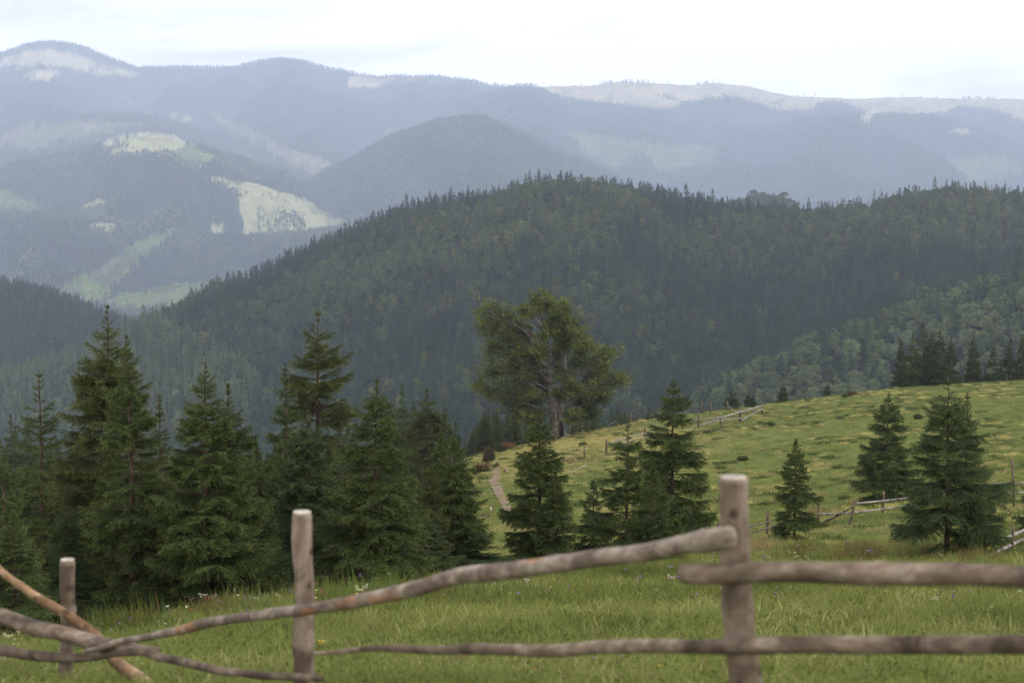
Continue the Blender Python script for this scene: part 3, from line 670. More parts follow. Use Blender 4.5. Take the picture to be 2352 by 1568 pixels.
# ------------------------------------------------------------------ the great beech
def beech():
    rg = np.random.RandomState(11); D = 228.; s = D / F
    bx, by = (1279 - CX) * s, D; g = gz(bx, D) - .3
    def P(px, row, dy=0): p = at(px, row, D); return np.array([p[0] - bx, dy, p[2] - g])
    root = empty('beech_tree', (bx, by, g), 'huge spreading old beech with bleached dead limbs on the meadow edge', 'tree')
    tr = MB()
    def curve(pts, n=16):
        pts = np.array(pts); t = np.linspace(0, 1, n) * (len(pts) - 1)
        c = np.stack([np.interp(t, np.arange(len(pts)), pts[:, k]) for k in range(3)], 1)
        for _ in range(2): c[1:-1] = (c[:-2] + 2 * c[1:-1] + c[2:]) / 4
        return c
    st1 = curve([P(1277, 1008), P(1275, 960), P(1270, 915), P(1265, 870), P(1262, 820), P(1254, 775), P(1246, 735), P(1238, 700)], 22)
    st2 = curve([P(1290, 1003, .3), P(1288, 960, .3), P(1290, 915, .4), P(1297, 870, .6), P(1300, 820, 1), P(1303, 770, 1.2)], 18)
    tr.tube(st1, np.interp(np.linspace(0, 1, 22), [0, .08, .3, .6, 1], [1.0, .75, .62, .42, .10]), 10, bump=.1, seed=3)
    tr.tube(st2, np.interp(np.linspace(0, 1, 18), [0, .1, .4, 1], [.85, .62, .48, .09]), 10, bump=.1, seed=4)
    for dx, dr in ((-12, 6), (22, 6), (5, 8), (30, 2)):
        tr.tube(curve([P(1280 + dx * .2, 985), P(1280 + dx * .6, 998), P(1280 + dx * 1.1, 1006)], 6), np.linspace(.4, .12, 6), 7)
    lobes = [(1235, 690, 26), (1265, 700, 22), (1290, 705, 20), (1210, 715, 18), (1122, 712, 26), (1160, 730, 28), (1116, 748, 20), (1185, 745, 24), (1150, 770, 28), (1132, 802, 24), (1180, 790, 28),
             (1122, 850, 30), (1160, 850, 32), (1200, 830, 30), (1106, 884, 17), (1145, 900, 28), (1190, 890, 28), (1180, 932, 28), (1215, 920, 26), (1200, 962, 22), (1228, 950, 18), (1270, 740, 22),
             (1300, 745, 28), (1333, 768, 28), (1300, 790, 26), (1352, 800, 26), (1330, 830, 30), (1380, 835, 26), (1400, 812, 22), (1425, 864, 18), (1395, 872, 28), (1360, 880, 28), (1388, 910, 22),
             (1340, 915, 26), (1318, 942, 20), (1362, 948, 15), (1290, 860, 24), (1250, 885, 22), (1290, 905, 20), (1235, 800, 24), (1225, 860, 26), (1252, 762, 20), (1310, 880, 22), (1275, 820, 20)]
    ex = []
    for _ in range(900):
        a_, b_ = lobes[rg.randint(len(lobes))], lobes[rg.randint(len(lobes))]; dd_ = math.hypot(a_[0] - b_[0], a_[1] - b_[1])
        if 26 < dd_ < 62 and len(ex) < 20: ex.append(((a_[0] + b_[0]) / 2 + rg.normal(0, 4), (a_[1] + b_[1]) / 2 + rg.normal(0, 4), 17))
    lobes = lobes + ex
    VV = []; TT = []
    for li, (px, row, r) in enumerate(lobes):
        half = 150 * math.sqrt(max(.06, 1 - ((px - 1265) / 175.) ** 2)) * s * .62
        for rep in range(2):
            dy = rg.uniform(-1, 1) * half
            if abs(px - 1268) < 26 and row > 800 and rep: dy = abs(dy) + .4
            if len(ex) and li >= len(lobes) - len(ex) and rep: continue
            c = P(px, row, dy); rr = r * s * (1.12 if rep == 0 else .95)
            st = st1 if px < 1283 else st2
            # branch leaves the stem below its lobe
            hx = math.hypot(c[0] - st[:, 0].mean(), dy); hz = np.clip(c[2] - .55 * hx + rg.normal(0, .6), 3.2, st[-3, 2])
            k = int(np.argmin(abs(st[:, 2] - hz))); a = st[k]
            mid = a * .45 + c * .55; mid[2] += rg.uniform(.0, .10) * hx; mid[:2] += rg.normal(0, .35, 2)
            br = curve([a, a * .75 + mid * .25 + [0, 0, .2], mid, c], 12); r0 = .05 + .019 * np.linalg.norm(c - a)
            tr.tube(br, np.linspace(r0, .04, 12), 5, cap=False)
            nt_ = 12
            for q in range(nt_):
                d = rg.normal(size=3); d /= np.linalg.norm(d); d[2] = d[2] + .12
                away = c - a; away /= np.linalg.norm(away); d = d + away * .45; d /= np.linalg.norm(d)
                e = c + d * rr * rg.uniform(.6, 1.38); e[2] -= (.10 + .35 * (row > 860)) * rr * rg.rand()
                b0 = br[rg.randint(6, 12)]
                tw = curve([b0, (b0 + e) / 2 + rg.normal(0, .12, 3), e], 5); tr.tube(tw, np.linspace(.045, .012, 5), 3, cap=False)
                nl = 46; u = rg.uniform(.15, 1.1, nl) ** .75
                p = b0 + (e - b0) * u[:, None] + rg.normal(0, 1, (nl, 3)) * [.36, .36, .28] * (rr / 1.7)
                n_ = rg.normal(size=(nl, 3)) * [.7, .7, .9]; n_[:, 2] += .5; n_ /= np.linalg.norm(n_, axis=1)[:, None]
                t1 = np.cross(n_, rg.normal(size=(nl, 3))); t1 /= np.linalg.norm(t1, axis=1)[:, None]; t2 = np.cross(n_, t1)
                sz = rg.uniform(.11, .25, nl)[:, None]; TT.append(np.repeat(np.clip((u - .6) * 2, 0, 1) * rg.rand(nl), 3))  # outer leaves paler: new growth, with light put into the colour
                VV.append(np.stack([p - t1 * sz, p + t1 * sz * .6 - t2 * sz * .8, p + t1 * sz * .9 + t2 * sz * .8], 1).reshape(-1, 3))
    dead = MB()
    for pts, r in (([(1262, 830, 0), (1255, 770, -.6), (1248, 745, -.8), (1225, 725, -1), (1205, 705, -1), (1199, 694, -1)], .17), ([(1252, 760, -.8), (1232, 752, -1), (1210, 742, -1.2), (1205, 715, -1.3)], .12),
                   ([(1238, 745, -1), (1222, 715, -1.2), (1207, 702, -1.3)], .11), ([(1260, 800, -.4), (1258, 770, -1), (1270, 745, -1.2), (1283, 720, -1.2), (1292, 700, -1)], .13),
                   ([(1262, 780, -.8), (1272, 755, -1.2), (1285, 742, -1.3)], .08), ([(1246, 745, -.8), (1236, 720, -1), (1240, 705, -1)], .08), ([(1262, 810, -.5), (1275, 830, -1.4), (1284, 838, -1.6)], .07),
                   ([(1264, 828, -.9), (1276, 832, -1.5), (1284, 840, -1.7)], .06), ([(1250, 752, -1), (1240, 760, -1.4), (1228, 765, -1.6)], .07), ([(1280, 860, -1), (1300, 822, -1.8), (1318, 812, -2.2)], .07)):
        c = curve([P(p[0], p[1], p[2] * .55) for p in pts], 12); dead.tube(c, np.linspace(r, .025, 12), 5, bump=.08, seed=len(pts))
    obj('trunk', tr.mesh('trunk'), M_beech_bark, root)
    V = np.concatenate(VV); obj('crown', mesh_np('crown', V, [tris(len(V) // 3)], False, {'tip': np.concatenate(TT)}), M_beech_leaf, root)
    d = obj('dead_limbs', dead.mesh('dead_limbs'), M_dead, root); d['label'] = 'bleached bare limbs at the top'
    # near-black tube for the hollow at the foot and a white trail mark
    hm = mat_base('black_wood')[0]; hm.node_tree.nodes['Principled BSDF'].inputs['Base Color'].default_value = (.012, .010, .010, 1)
    h = MB(); h.tube(curve([P(1290, 1001, -.42), P(1290, 985, -.40), P(1289, 965, -.20)], 8), [.34, .36, .36, .34, .3, .24, .16, .08], 8)
    ho = obj('trunk_hollow', h.mesh('trunk_hollow'), hm, root); ho['label'] = 'black hollow'
    wm = mat_base('white_paint')[0]; wm.node_tree.nodes['Principled BSDF'].inputs['Base Color'].default_value = (.7, .7, .7, 1)
    b = MB(); b.box(P(1278, 972, -.78), (.34, .05, .16)); obj('trail_mark', b.mesh('trail_mark', False), wm, root)
beech()

# ------------------------------------------------------------------ far woods: instanced masses
def gn_scatter(name, pts, scl, rot, idx, tint, protos, kind='stuff'):
    me = bpy.data.meshes.new(name); me.vertices.add(len(pts)); me.vertices.foreach_set('co', np.ascontiguousarray(pts, np.float32).ravel())
    def av(n, t, a, key):
        x = me.attributes.new(n, t, 'POINT'); x.data.foreach_set(key, np.ascontiguousarray(a).ravel())
    av('scl', 'FLOAT_VECTOR', scl.astype(np.float32), 'vector'); av('rot', 'FLOAT_VECTOR', rot.astype(np.float32), 'vector')
    av('pick', 'INT', idx.astype(np.int32), 'value')
    av('tint', 'FLOAT_COLOR', np.concatenate([tint, np.ones((len(tint), 1))], 1).astype(np.float32), 'color')
    o = bpy.data.objects.new(name, me); col.objects.link(o)
    c = bpy.data.collections.new(name + '_kinds')
    for i, p in enumerate(protos): p.name = '%s_kind_%02d' % (name, i); c.objects.link(p)
    ng = bpy.data.node_groups.new(name, 'GeometryNodeTree')
    ng.interface.new_socket('Geometry', in_out='INPUT', socket_type='NodeSocketGeometry'); ng.interface.new_socket('Geometry', in_out='OUTPUT', socket_type='NodeSocketGeometry')
    N = ng.nodes; L = ng.links
    gi = N.new('NodeGroupInput'); go = N.new('NodeGroupOutput'); ip = N.new('GeometryNodeInstanceOnPoints'); ci = N.new('GeometryNodeCollectionInfo')
    ci.inputs['Collection'].default_value = c; ci.inputs['Separate Children'].default_value = True; ci.inputs['Reset Children'].default_value = True
    def na(n, t):
        x = N.new('GeometryNodeInputNamedAttribute'); x.data_type = t; x.inputs['Name'].default_value = n; return x.outputs['Attribute']
    L.new(gi.outputs[0], ip.inputs['Points']); L.new(ci.outputs[0], ip.inputs['Instance']); ip.inputs['Pick Instance'].default_value = True
    L.new(na('pick', 'INT'), ip.inputs['Instance Index']); L.new(na('rot', 'FLOAT_VECTOR'), ip.inputs['Rotation']); L.new(na('scl', 'FLOAT_VECTOR'), ip.inputs['Scale'])
    L.new(ip.outputs[0], go.inputs[0])
    md = o.modifiers.new('scatter', 'NODES'); md.node_group = ng
    o['kind'] = kind
    return o
def proto(me, *mats):
    o = bpy.data.objects.new('p', me)
    for m in mats: me.materials.append(m)
    return o
def tree_proto_conifer(seed, H, R, q, **kw):
    tr, V, tp = spruce_mesh(seed, H, R, q=q, top=.4, far=True, **kw)
    rg = np.random.RandomState(seed)
    tv = MB(); tv.tube([[0, 0, -1], [0, 0, H * .5], [0, 0, H * .97]], [H * .011, H * .007, .03], 4)
    n0 = len(V); F3 = tris(n0 // 3); Vt = np.concatenate(tv.V)
    Fs = [F3, np.concatenate(tv.F3) + n0, np.concatenate(tv.F4) + n0]
    me = mesh_np('conifer', np.concatenate([V, Vt]), Fs, False)
    me.materials.append(M_conifer); me.materials.append(M_trunkfar)
    mi = np.zeros(len(me.polygons), np.int32); mi[n0 // 3:] = 1; me.polygons.foreach_set('material_index', mi)
    return proto(me)
def tree_proto_broad(seed, H, R, n=900, leaf=.5, bare=.3):
    rg = np.random.RandomState(seed); V = []
    nl = 15
    for i in range(nl):
        t = rg.uniform(0, 1); an = rg.uniform(0, 6.28); zz = H * (bare + (1 - bare) * (.1 + .75 * t)); rad = R * .62 * math.sqrt(max(.05, 1 - (t * 1.15 - .35) ** 2)) * rg.uniform(.5, 1.05)
        c = np.array([math.cos(an) * rad, math.sin(an) * rad, zz]); r = R * rg.uniform(.32, .5)
        m = n // nl; d = rg.normal(size=(m, 3)); d /= np.linalg.norm(d, axis=1)[:, None]; d[:, 2] = np.where(d[:, 2] < -.3, -d[:, 2], d[:, 2])
        p = c + d * (r * rg.uniform(.75, 1.08, m))[:, None] * [1, 1, .85]
        nn = d + rg.normal(0, .45, (m, 3)); nn /= np.linalg.norm(nn, axis=1)[:, None]
        t1 = np.cross(nn, rg.normal(size=(m, 3))); t1 /= np.linalg.norm(t1, axis=1)[:, None]; t2 = np.cross(nn, t1); sz = leaf * rg.uniform(.6, 1.2, (m, 1))
        V.append(np.stack([p - t1 * sz, p + t1 * sz * .5 - t2 * sz, p + t1 * sz * .5 + t2 * sz], 1).reshape(-1, 3))
    V = np.concatenate(V); tv = MB(); tv.tube([[0, 0, -1], [0, 0, H * .6]], [H * .013, H * .006], 4)
    n0 = len(V); Fs = [tris(n0 // 3), np.concatenate(tv.F3) + n0, np.concatenate(tv.F4) + n0]
    me = mesh_np('broadleaf', np.concatenate([V, np.concatenate(tv.V)]), Fs, False)
    me.materials.append(M_decid); me.materials.append(M_trunkfar)
    mi = np.zeros(len(me.polygons), np.int32); mi[n0 // 3:] = 1; me.polygons.foreach_set('material_index', mi)
    return proto(me)

CON = [tree_proto_conifer(500 + i, 22, [4.2, 4.6, 3.7, 5.0, 4.0][i], 9.5, bare=[.12, .2, .08, .1, .35][i], shape=[.75, .7, .8, .7, .6][i], dens=1.0) for i in range(5)]
BRO = [tree_proto_broad(600 + i, [17, 15, 18, 13][i], [4.6, 4.9, 4.1, 4.4][i], 1700, .40) for i in range(4)]

def sample(y0, y1, sp, seed, margin=.0):
    """jittered points over the hills between two distances, culled to ground that shows (with a margin for side views)"""
    rg = np.random.RandomState(seed); out = []
    y = y0
    ylist = np.arange(y0, y1, sp)
    for yy in ylist:
        half = .47 * yy; n = int(2 * half / sp); x = -half + (np.arange(n) + rg.uniform(0, 1, n)) * sp
        out.append(np.stack([x, yy + rg.uniform(-.5, .5, n) * sp], 1))
    P = np.concatenate(out); a = P[:, 0] / P[:, 1]
    ci = np.clip(((a - af[0]) / (af[1] - af[0])), 0, len(af) - 1.001); i0 = ci.astype(int); fi = ci - i0
    cj = np.interp(P[:, 1], ysf, np.arange(len(ysf))); j0 = np.clip(cj.astype(int), 0, len(ysf) - 2); fj = cj - j0
    def bi(G): return G[j0, i0] * (1 - fi) * (1 - fj) + G[j0, i0 + 1] * fi * (1 - fj) + G[j0 + 1, i0] * (1 - fi) * fj + G[j0 + 1, i0 + 1] * fi * fj
    z = bi(ZF); run = RUN[np.maximum(j0 - 1, 0), i0]
    keep = (z + 26) / P[:, 1] > run - .0035
    P = P[keep]; z = z[keep]; li = LI[j0, i0][keep]
    px, rw = to_px(P[:, 0] / P[:, 1], z / P[:, 1])
    return P[:, 0], P[:, 1], z, px, rw, li, rg

def build_forest(name, y0, y1, sp, seed, scale_mul, label):
    x, y, z, px, rw, li, rg = sample(y0, y1, sp, seed)
    cv = cover(px, rw, y, x); n = len(x)
    keep = (cv == 0) | (cv == 3) | ((cv == 2) & (rg.rand(n) < .08)) | ((cv == 1) & (rg.rand(n) < np.clip(.02 + .35 * (fbm(x / 150, y / 150, 88, 2) - .25), .012, .2)) & (y < 10400)) | ((cv == 1) & (y > 10400) & (rg.rand(n) < .006))
    crest = np.zeros(n, bool)
    for a0, a1, pr_ in [(-60, 330, .9), (800, 1112, .9), (1130, 1165, .5), (1185, 1270, .5), (1375, 1440, .6), (1445, 1520, .6), (1600, 1650, .8), (1846, 1854, .5), (1918, 1925, .8), (2210, 2290, .7)]:
        cr_ = np.interp(px, [p_[0] for p_ in LAY[-1][5]], [p_[1] for p_ in LAY[-1][5]]); crest |= (px > a0) & (px < a1) & (rw < cr_ + 9 - (4 if a0 > 1120 else 0)) & (y > 14500) & (rg.rand(n) < pr_ * np.clip(.35 + 1.6 * fbm(px / 9, px * 0, 66, 2), 0.03, .7) if a0 > 1120 else (y > 14500) & (rg.rand(n) < pr_))
    keep |= crest
    grove = np.zeros(n, bool); gx = px + 6 * fbm(px / 9, rw / 6, 95, 3); gy = rw + 4 * fbm(px / 8, rw / 6, 96, 3)
    for x0_, x1_, y0_, y1_, pp in [(590, 645, 483, 526, .75), (649, 702, 492, 529, .7), (581, 609, 512, 531, .7), (540, 566, 446, 468, .6), (486, 552, 404, 432, .35), (713, 744, 478, 492, .6), (750, 796, 485, 508, .5), (488, 515, 523, 534, .4), (600, 690, 440, 470, .05),
                                   (258, 292, 326, 345, .7), (300, 345, 318, 332, .10), (330, 380, 350, 362, .35), (205, 265, 140, 170, .25), (1510, 1550, 222, 232, .5), (1775, 1800, 238, 252, .5)]:
        grove |= (gx > x0_) & (gx < x1_) & (gy > y0_) & (gy < y1_) & (rg.rand(n) < pp)
    keep |= grove & (cv == 1)
    x, y, z, px, rw, li, cv, crest, grove = (v[keep] for v in (x, y, z, px, rw, li, cv, crest, grove)); n = len(x)
    big = fbm(x / 210, y / 210, 21, 4); med = fbm(x / 60, y / 60, 25, 3)
    # share of broadleaves
    pb = np.clip(.36 + 1.2 * big + .7 * med, 0.04, .9)
    m0 = (li == 0) & (y < 2300)
    pb = np.where(m0 & inpoly(px, rw, [(520, 760), (640, 670), (760, 610), (900, 570), (980, 600), (850, 680), (700, 800), (600, 860)]), .85, pb)
    pb = np.where(m0 & (px < 330), .12, pb)
    pb = np.where(m0 & (rw > 760) & (px > 500) & (px < 1550), pb * .45, pb)
    pb = np.where(li == 1, np.clip(.75 + .8 * big, .1, .96), pb)
    pb = np.where(li == 2, .10, pb); pb = np.where(y > 9600, .15 + .25 * np.clip(big, 0, 1), pb)
    # along crests mostly spruce points
    br = rg.rand(n) < pb
    pick = np.where(br, 5 + rg.randint(0, 4, n), rg.randint(0, 5, n))
    sc = rg.uniform(.62, 1.12, n) * scale_mul * np.where(rg.rand(n) < .05, 1.25, 1)
    sc = np.where(cv == 3, sc * .62, sc); sc = np.where((cv == 1) & (y < 10400), sc * np.where(grove, .8, .5), sc); sc = np.where(crest, sc * rg.uniform(.45, 1.1, n), sc)
    sc = np.where((li == 0) & (px < 330), sc * .7, sc)
    sx = sc * rg.uniform(.85, 1.2, n); scl = np.stack([sx, sx, sc], 1)
    rot = np.stack([rg.normal(0, .03, n), rg.normal(0, .03, n), rg.uniform(0, 6.28, n)], 1)
    con = np.array([.038, .074, .044]); bro = np.array([.082, .106, .042]); pale = np.array([.16, .21, .09]); yel = np.array([.115, .115, .042])
    t = np.where(br[:, None], bro, con) * (1 + .32 * rg.uniform(-1, 1, (n, 1)))
    u = rg.rand(n); t = np.where((br & (u < .16))[:, None], yel * (1 + .3 * rg.uniform(-1, 1, (n, 1))), t)
    t = np.where((br & (u > .75))[:, None], np.array([.065, .10, .036]), t)
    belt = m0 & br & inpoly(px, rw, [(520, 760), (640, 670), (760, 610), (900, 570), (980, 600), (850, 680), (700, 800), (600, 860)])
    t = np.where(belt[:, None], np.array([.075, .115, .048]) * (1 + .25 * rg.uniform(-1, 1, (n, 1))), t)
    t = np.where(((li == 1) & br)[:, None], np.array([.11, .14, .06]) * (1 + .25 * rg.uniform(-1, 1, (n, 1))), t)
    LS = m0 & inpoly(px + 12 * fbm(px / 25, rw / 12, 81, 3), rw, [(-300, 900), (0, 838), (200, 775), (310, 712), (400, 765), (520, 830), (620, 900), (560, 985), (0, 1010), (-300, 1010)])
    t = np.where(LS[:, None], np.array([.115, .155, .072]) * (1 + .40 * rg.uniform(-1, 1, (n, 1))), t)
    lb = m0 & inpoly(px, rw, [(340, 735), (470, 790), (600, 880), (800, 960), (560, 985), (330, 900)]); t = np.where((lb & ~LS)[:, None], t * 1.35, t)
    t = np.where((cv == 3)[:, None], np.where((y < 9000)[:, None], pale * [1.35, 1.3, 1.0], pale * 1.0) * (1 + .3 * rg.uniform(-1, 1, (n, 1))), t)
    t = t * (1 + .25 * med[:, None]) * (1 + .45 * np.clip((y - 2400) / 3000, 0, 1) * (1 + 2.2 * fbm(x / 520, y / 520, 27, 4)))[:, None]  # trees tinted paler with distance, haze partly put into the colour
    if True:
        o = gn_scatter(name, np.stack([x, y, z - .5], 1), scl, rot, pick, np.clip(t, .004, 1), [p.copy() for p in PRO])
        tag(o, label, 'forest'); print('FOREST', name, n)
PRO = CON + BRO
build_forest('forest', 760, 2400, 7.3, 1, 1.0, 'mixed dark spruce and beech forest covering the near hill')
# coarser trees for the far slopes
CON2 = [tree_proto_conifer(700 + i, 22, [4.4, 4.8, 3.9][i], 16, bare=.1, shape=.75, dens=1.0) for i in range(3)]
BRO2 = [tree_proto_broad(800 + i, 17, 5.6, 300, 1.0) for i in range(2)]
PRO = [CON2[0], CON2[1], CON2[2], CON2[0], CON2[1], BRO2[0], BRO2[1], BRO2[0], BRO2[1]]
build_forest('forest', 2420, 4600, 11.5, 2, 1.3, 'dark forest on the low hills tucked behind the near hill')
build_forest('forest', 4600, 9600, 14, 4, 1.6, 'bluish hazy forest on the middle slopes beyond the near hill')
build_forest('forest', 9600, 16900, 24, 3, 2.0, 'pale blue far-off forest on the mountain range')

# ------------------------------------------------------------------ haze
def haze():
    m = bpy.data.materials.new('haze'); m.use_nodes = True; nt = m.node_tree; nt.nodes.clear()
    o = nt.nodes.new('ShaderNodeOutputMaterial'); v = nt.nodes.new('ShaderNodeVolumePrincipled')
    v.inputs['Color'].default_value = (*HAZE_COLOR, 1); v.inputs['Density'].default_value = HAZE_DENSITY; v.inputs['Anisotropy'].default_value = .0
    nt.links.new(v.outputs[0], o.inputs['Volume'])
    b = MB(); x0, x1, y0, y1, z0, z1 = -12500, 12500, -60, 20500, -247, 2800
    b.box(((x0 + x1) / 2, (y0 + y1) / 2, (z0 + z1) / 2), (x1 - x0, y1 - y0, z1 - z0))
    h = obj('haze', b.mesh('haze', False), m); h['kind'] = 'stuff'; h['label'] = 'pale blue haze filling the valley air'; h.display_type = 'WIRE'
haze()
vo = obj('valley_floor', mesh_np('valley_floor', vf, [np.array([[0, 1, 2, 3]])], False, {'veg': np.tile([.03, .04, .02], (4, 1))}), M_hills); tag(vo, kind='structure')

#@@NEAR@@
# ------------------------------------------------------------------ front fence
def spline(P, n):
    P = np.asarray(P, float); m = len(P)
    Q = np.concatenate([[2 * P[0] - P[1]], P, [2 * P[-1] - P[-2]]]); t = np.linspace(0, m - 1 - 1e-6, n); i = t.astype(int); f = (t - i)[:, None]
    a, b, c, d = Q[i], Q[i + 1], Q[i + 2], Q[i + 3]
    return .5 * (2 * b + (c - a) * f + (2 * a - 5 * b + 4 * c - d) * f ** 2 + (3 * b - a - 3 * c + d) * f ** 3)
def pole(pts, n=70, sides=16, knob=.05, seed=0, ref=None):
    """pts: (px, row, thickness px, D) -> tube MB with slow irregular swellings and knots"""
    W = np.array([np.append(at(p[0], p[1], p[3]), p[2] / F * p[3] / 2 * .95) for p in pts])
    C = spline(W, n); ln = np.concatenate([[0], np.cumsum(np.linalg.norm(np.diff(C[:, :3], axis=0), axis=1))])
    rg = np.random.RandomState(seed)
    r = C[:, 3] * (1 + knob * fbm(ln * 5 + seed * 7, ln * 0 + seed, 90, 3))
    C[:, 0] += .012 * fbm(ln * 2.5, ln * 0 + seed, 91, 2); C[:, 2] += .010 * fbm(ln * 2.5, ln * 0 + seed, 92, 2)
    for k in range(max(2, int(ln[-1] * 2.2))):
        c = rg.uniform(0, ln[-1]); r = r * (1 + rg.uniform(.05, .16) * np.exp(-((ln - c) / .022) ** 2))
    # rounded ends
    r[0] *= .86; r[-1] *= .86
    m = MB(); r = r * (.92 if seed == 13 else 1); m.tube(C[:, :3] if ref is None else C[:, :3] - ref, r, sides, bump=.018, seed=seed)
    return m, C
A0 = at(1700, 1568, 4.7); froot = (A0[0], 4.7, gz(A0[0], 4.7))
fence = empty('wooden_fence', froot, 'rough pole fence across the foreground with three upright posts and crooked rails', 'fence')
ref = np.array(froot)
for pts, seed, lb in (([(1681, 1101, 70, 4.7), (1683, 1180, 71, 4.7), (1690, 1320, 74, 4.7), (1700, 1480, 78, 4.69), (1708, 1568, 81, 4.68), (1725, 1800, 86, 4.66)], 1, 'thick post with a pale sawn top'),
                      ([(695, 1181, 47, 6.0), (694, 1260, 50, 6.0), (697, 1330, 47, 6.0), (697, 1450, 50, 6.0), (698, 1568, 51, 6.0), (699, 1720, 53, 6.0)], 2, 'knotty post with a weathered top'),
                      ([(155, 1288, 37, 7.5), (154, 1380, 36, 7.5), (151, 1480, 34, 7.5), (148, 1568, 34, 7.5), (146, 1680, 35, 7.5)], 3, 'dark grey weathered post')):
    m, C = pole(pts, 60, 20, .035, seed, ref); p = obj('post', m.mesh('post'), M_post, fence); p['label'] = lb
    cm = MB(); top = C[0, :3] - ref; r = C[0, 3]
    cm.tube([top + [0, 0, -.004], top + [0, 0, .004], top + [0, 0, .007]], [r * .90, r * .92, r * .80], 20, bump=.03, seed=seed)
    obj('cut_end', cm.mesh('cut_end', False), M_cut, p)
RAILS = [([(1574, 1318, 44, 4.66), (1590, 1318, 50, 4.65), (1690, 1318, 53, 4.60), (1850, 1318, 53, 4.54), (2000, 1319, 55, 4.45), (2200, 1322, 56, 4.32), (2352, 1325, 56, 4.22), (2600, 1330, 58, 4.05)], 11, 'thick straight upper rail'),
         ([(722, 1498, 9, 5.97), (800, 1494, 12, 5.85), (900, 1491, 18, 5.7), (1000, 1489, 22, 5.55), (1100, 1486, 27, 5.4), (1250, 1489, 32, 5.2), (1400, 1489, 34, 5.0), (1550, 1482, 36, 4.8), (1700, 1484, 41, 4.61), (1900, 1480, 45, 4.5), (2100, 1476, 46, 4.4), (2352, 1475, 49, 4.2), (2600, 1474, 50, 4.05)], 12, 'lower rail tapering towards the middle post'),
         ([(190, 1492, 11, 7.22), (255, 1481, 17, 7.1), (330, 1465, 19, 6.9), (400, 1450, 23, 6.7), (460, 1437, 27, 6.55), (560, 1420, 27, 6.3), (700, 1398, 31, 5.92), (800, 1383, 36, 5.75), (860, 1371, 36, 5.65), (960, 1352, 40, 5.5), (1060, 1323, 44, 5.35), (1150, 1312, 47, 5.2), (1300, 1290, 46, 5.0), (1450, 1268, 50, 4.85), (1560, 1250, 52, 4.74), (1640, 1236, 60, 4.63), (1684, 1232, 62, 4.595)], 13, 'long crooked rail rising to the thick post, bark peeling in patches'),
         ([(-160, 1368, 36, 8.0), (-40, 1400, 36, 7.75), (60, 1434, 38, 7.55), (140, 1455, 38, 7.40), (215, 1474, 38, 7.27), (256, 1484, 33, 7.2), (300, 1488, 22, 7.15), (360, 1494, 14, 7.1)], 14, 'thick grey rail sloping down from the left'),
         ([(-160, 1478, 30, 7.95), (0, 1492, 28, 7.6), (60, 1501, 26, 7.52), (120, 1507, 24, 7.44), (180, 1508, 23, 7.38), (260, 1501, 23, 7.2), (330, 1497, 25, 7.0), (370, 1508, 22, 6.9), (478, 1531, 20, 6.55), (581, 1547, 19, 6.25), (700, 1556, 18, 5.92), (742, 1559, 15, 5.85)], 15, 'bent lower rail ending at the middle post')]
def bent_mat():
    m, nt, p = mat_base('peeling_bark_rail'); a = noise(nt, 7, 4, .6, dist=.6); b = noise(nt, 40, 4, .6, sc3=(.2, 1, 1))
    bark = ramp(nt, b, [(.3, (.075, .055, .045)), (.7, (.17, .13, .105))]); bare = ramp(nt, b, [(.3, (.16, .125, .10)), (.7, (.34, .29, .245))])
    c = mixc(nt, ramp(nt, a, [(.44, (0, 0, 0)), (.58, (1, 1, 1))]), bark, bare); rust = noise(nt, 4, 2); c = mixc(nt, ramp(nt, rust, [(.62, (0, 0, 0)), (.68, (.7, .7, .7))]), c, (.28, .13, .06))
    nt.links.new(c, p.inputs['Base Color']); bump(nt, p, a, .01, .9); return m
M_bent = bent_mat()
for pts, seed, lb in RAILS:
    m, C = pole(pts, 110, 16, .07 if seed == 13 else .045, seed, ref)
    r = obj('rail', m.mesh('rail'), M_bent if seed == 13 else M_rail, fence); r['label'] = lb
pr = np.array(at(330, 1568, 7.2))
m, C = pole([(-120, 1205, 14, 7.75), (0, 1312, 17, 7.6), (70, 1358, 20, 7.5), (130, 1395, 23, 7.43), (215, 1455, 27, 7.40), (270, 1520, 30, 7.36), (325, 1566, 36, 7.2), (400, 1640, 38, 6.9)], 80, 16, .04, 21, pr)
pl = obj('loose_pole', m.mesh('loose_pole'), M_peel, loc=pr); tag(pl, 'orange-brown peeled pole leaning diagonally behind the left fence rails', 'pole')

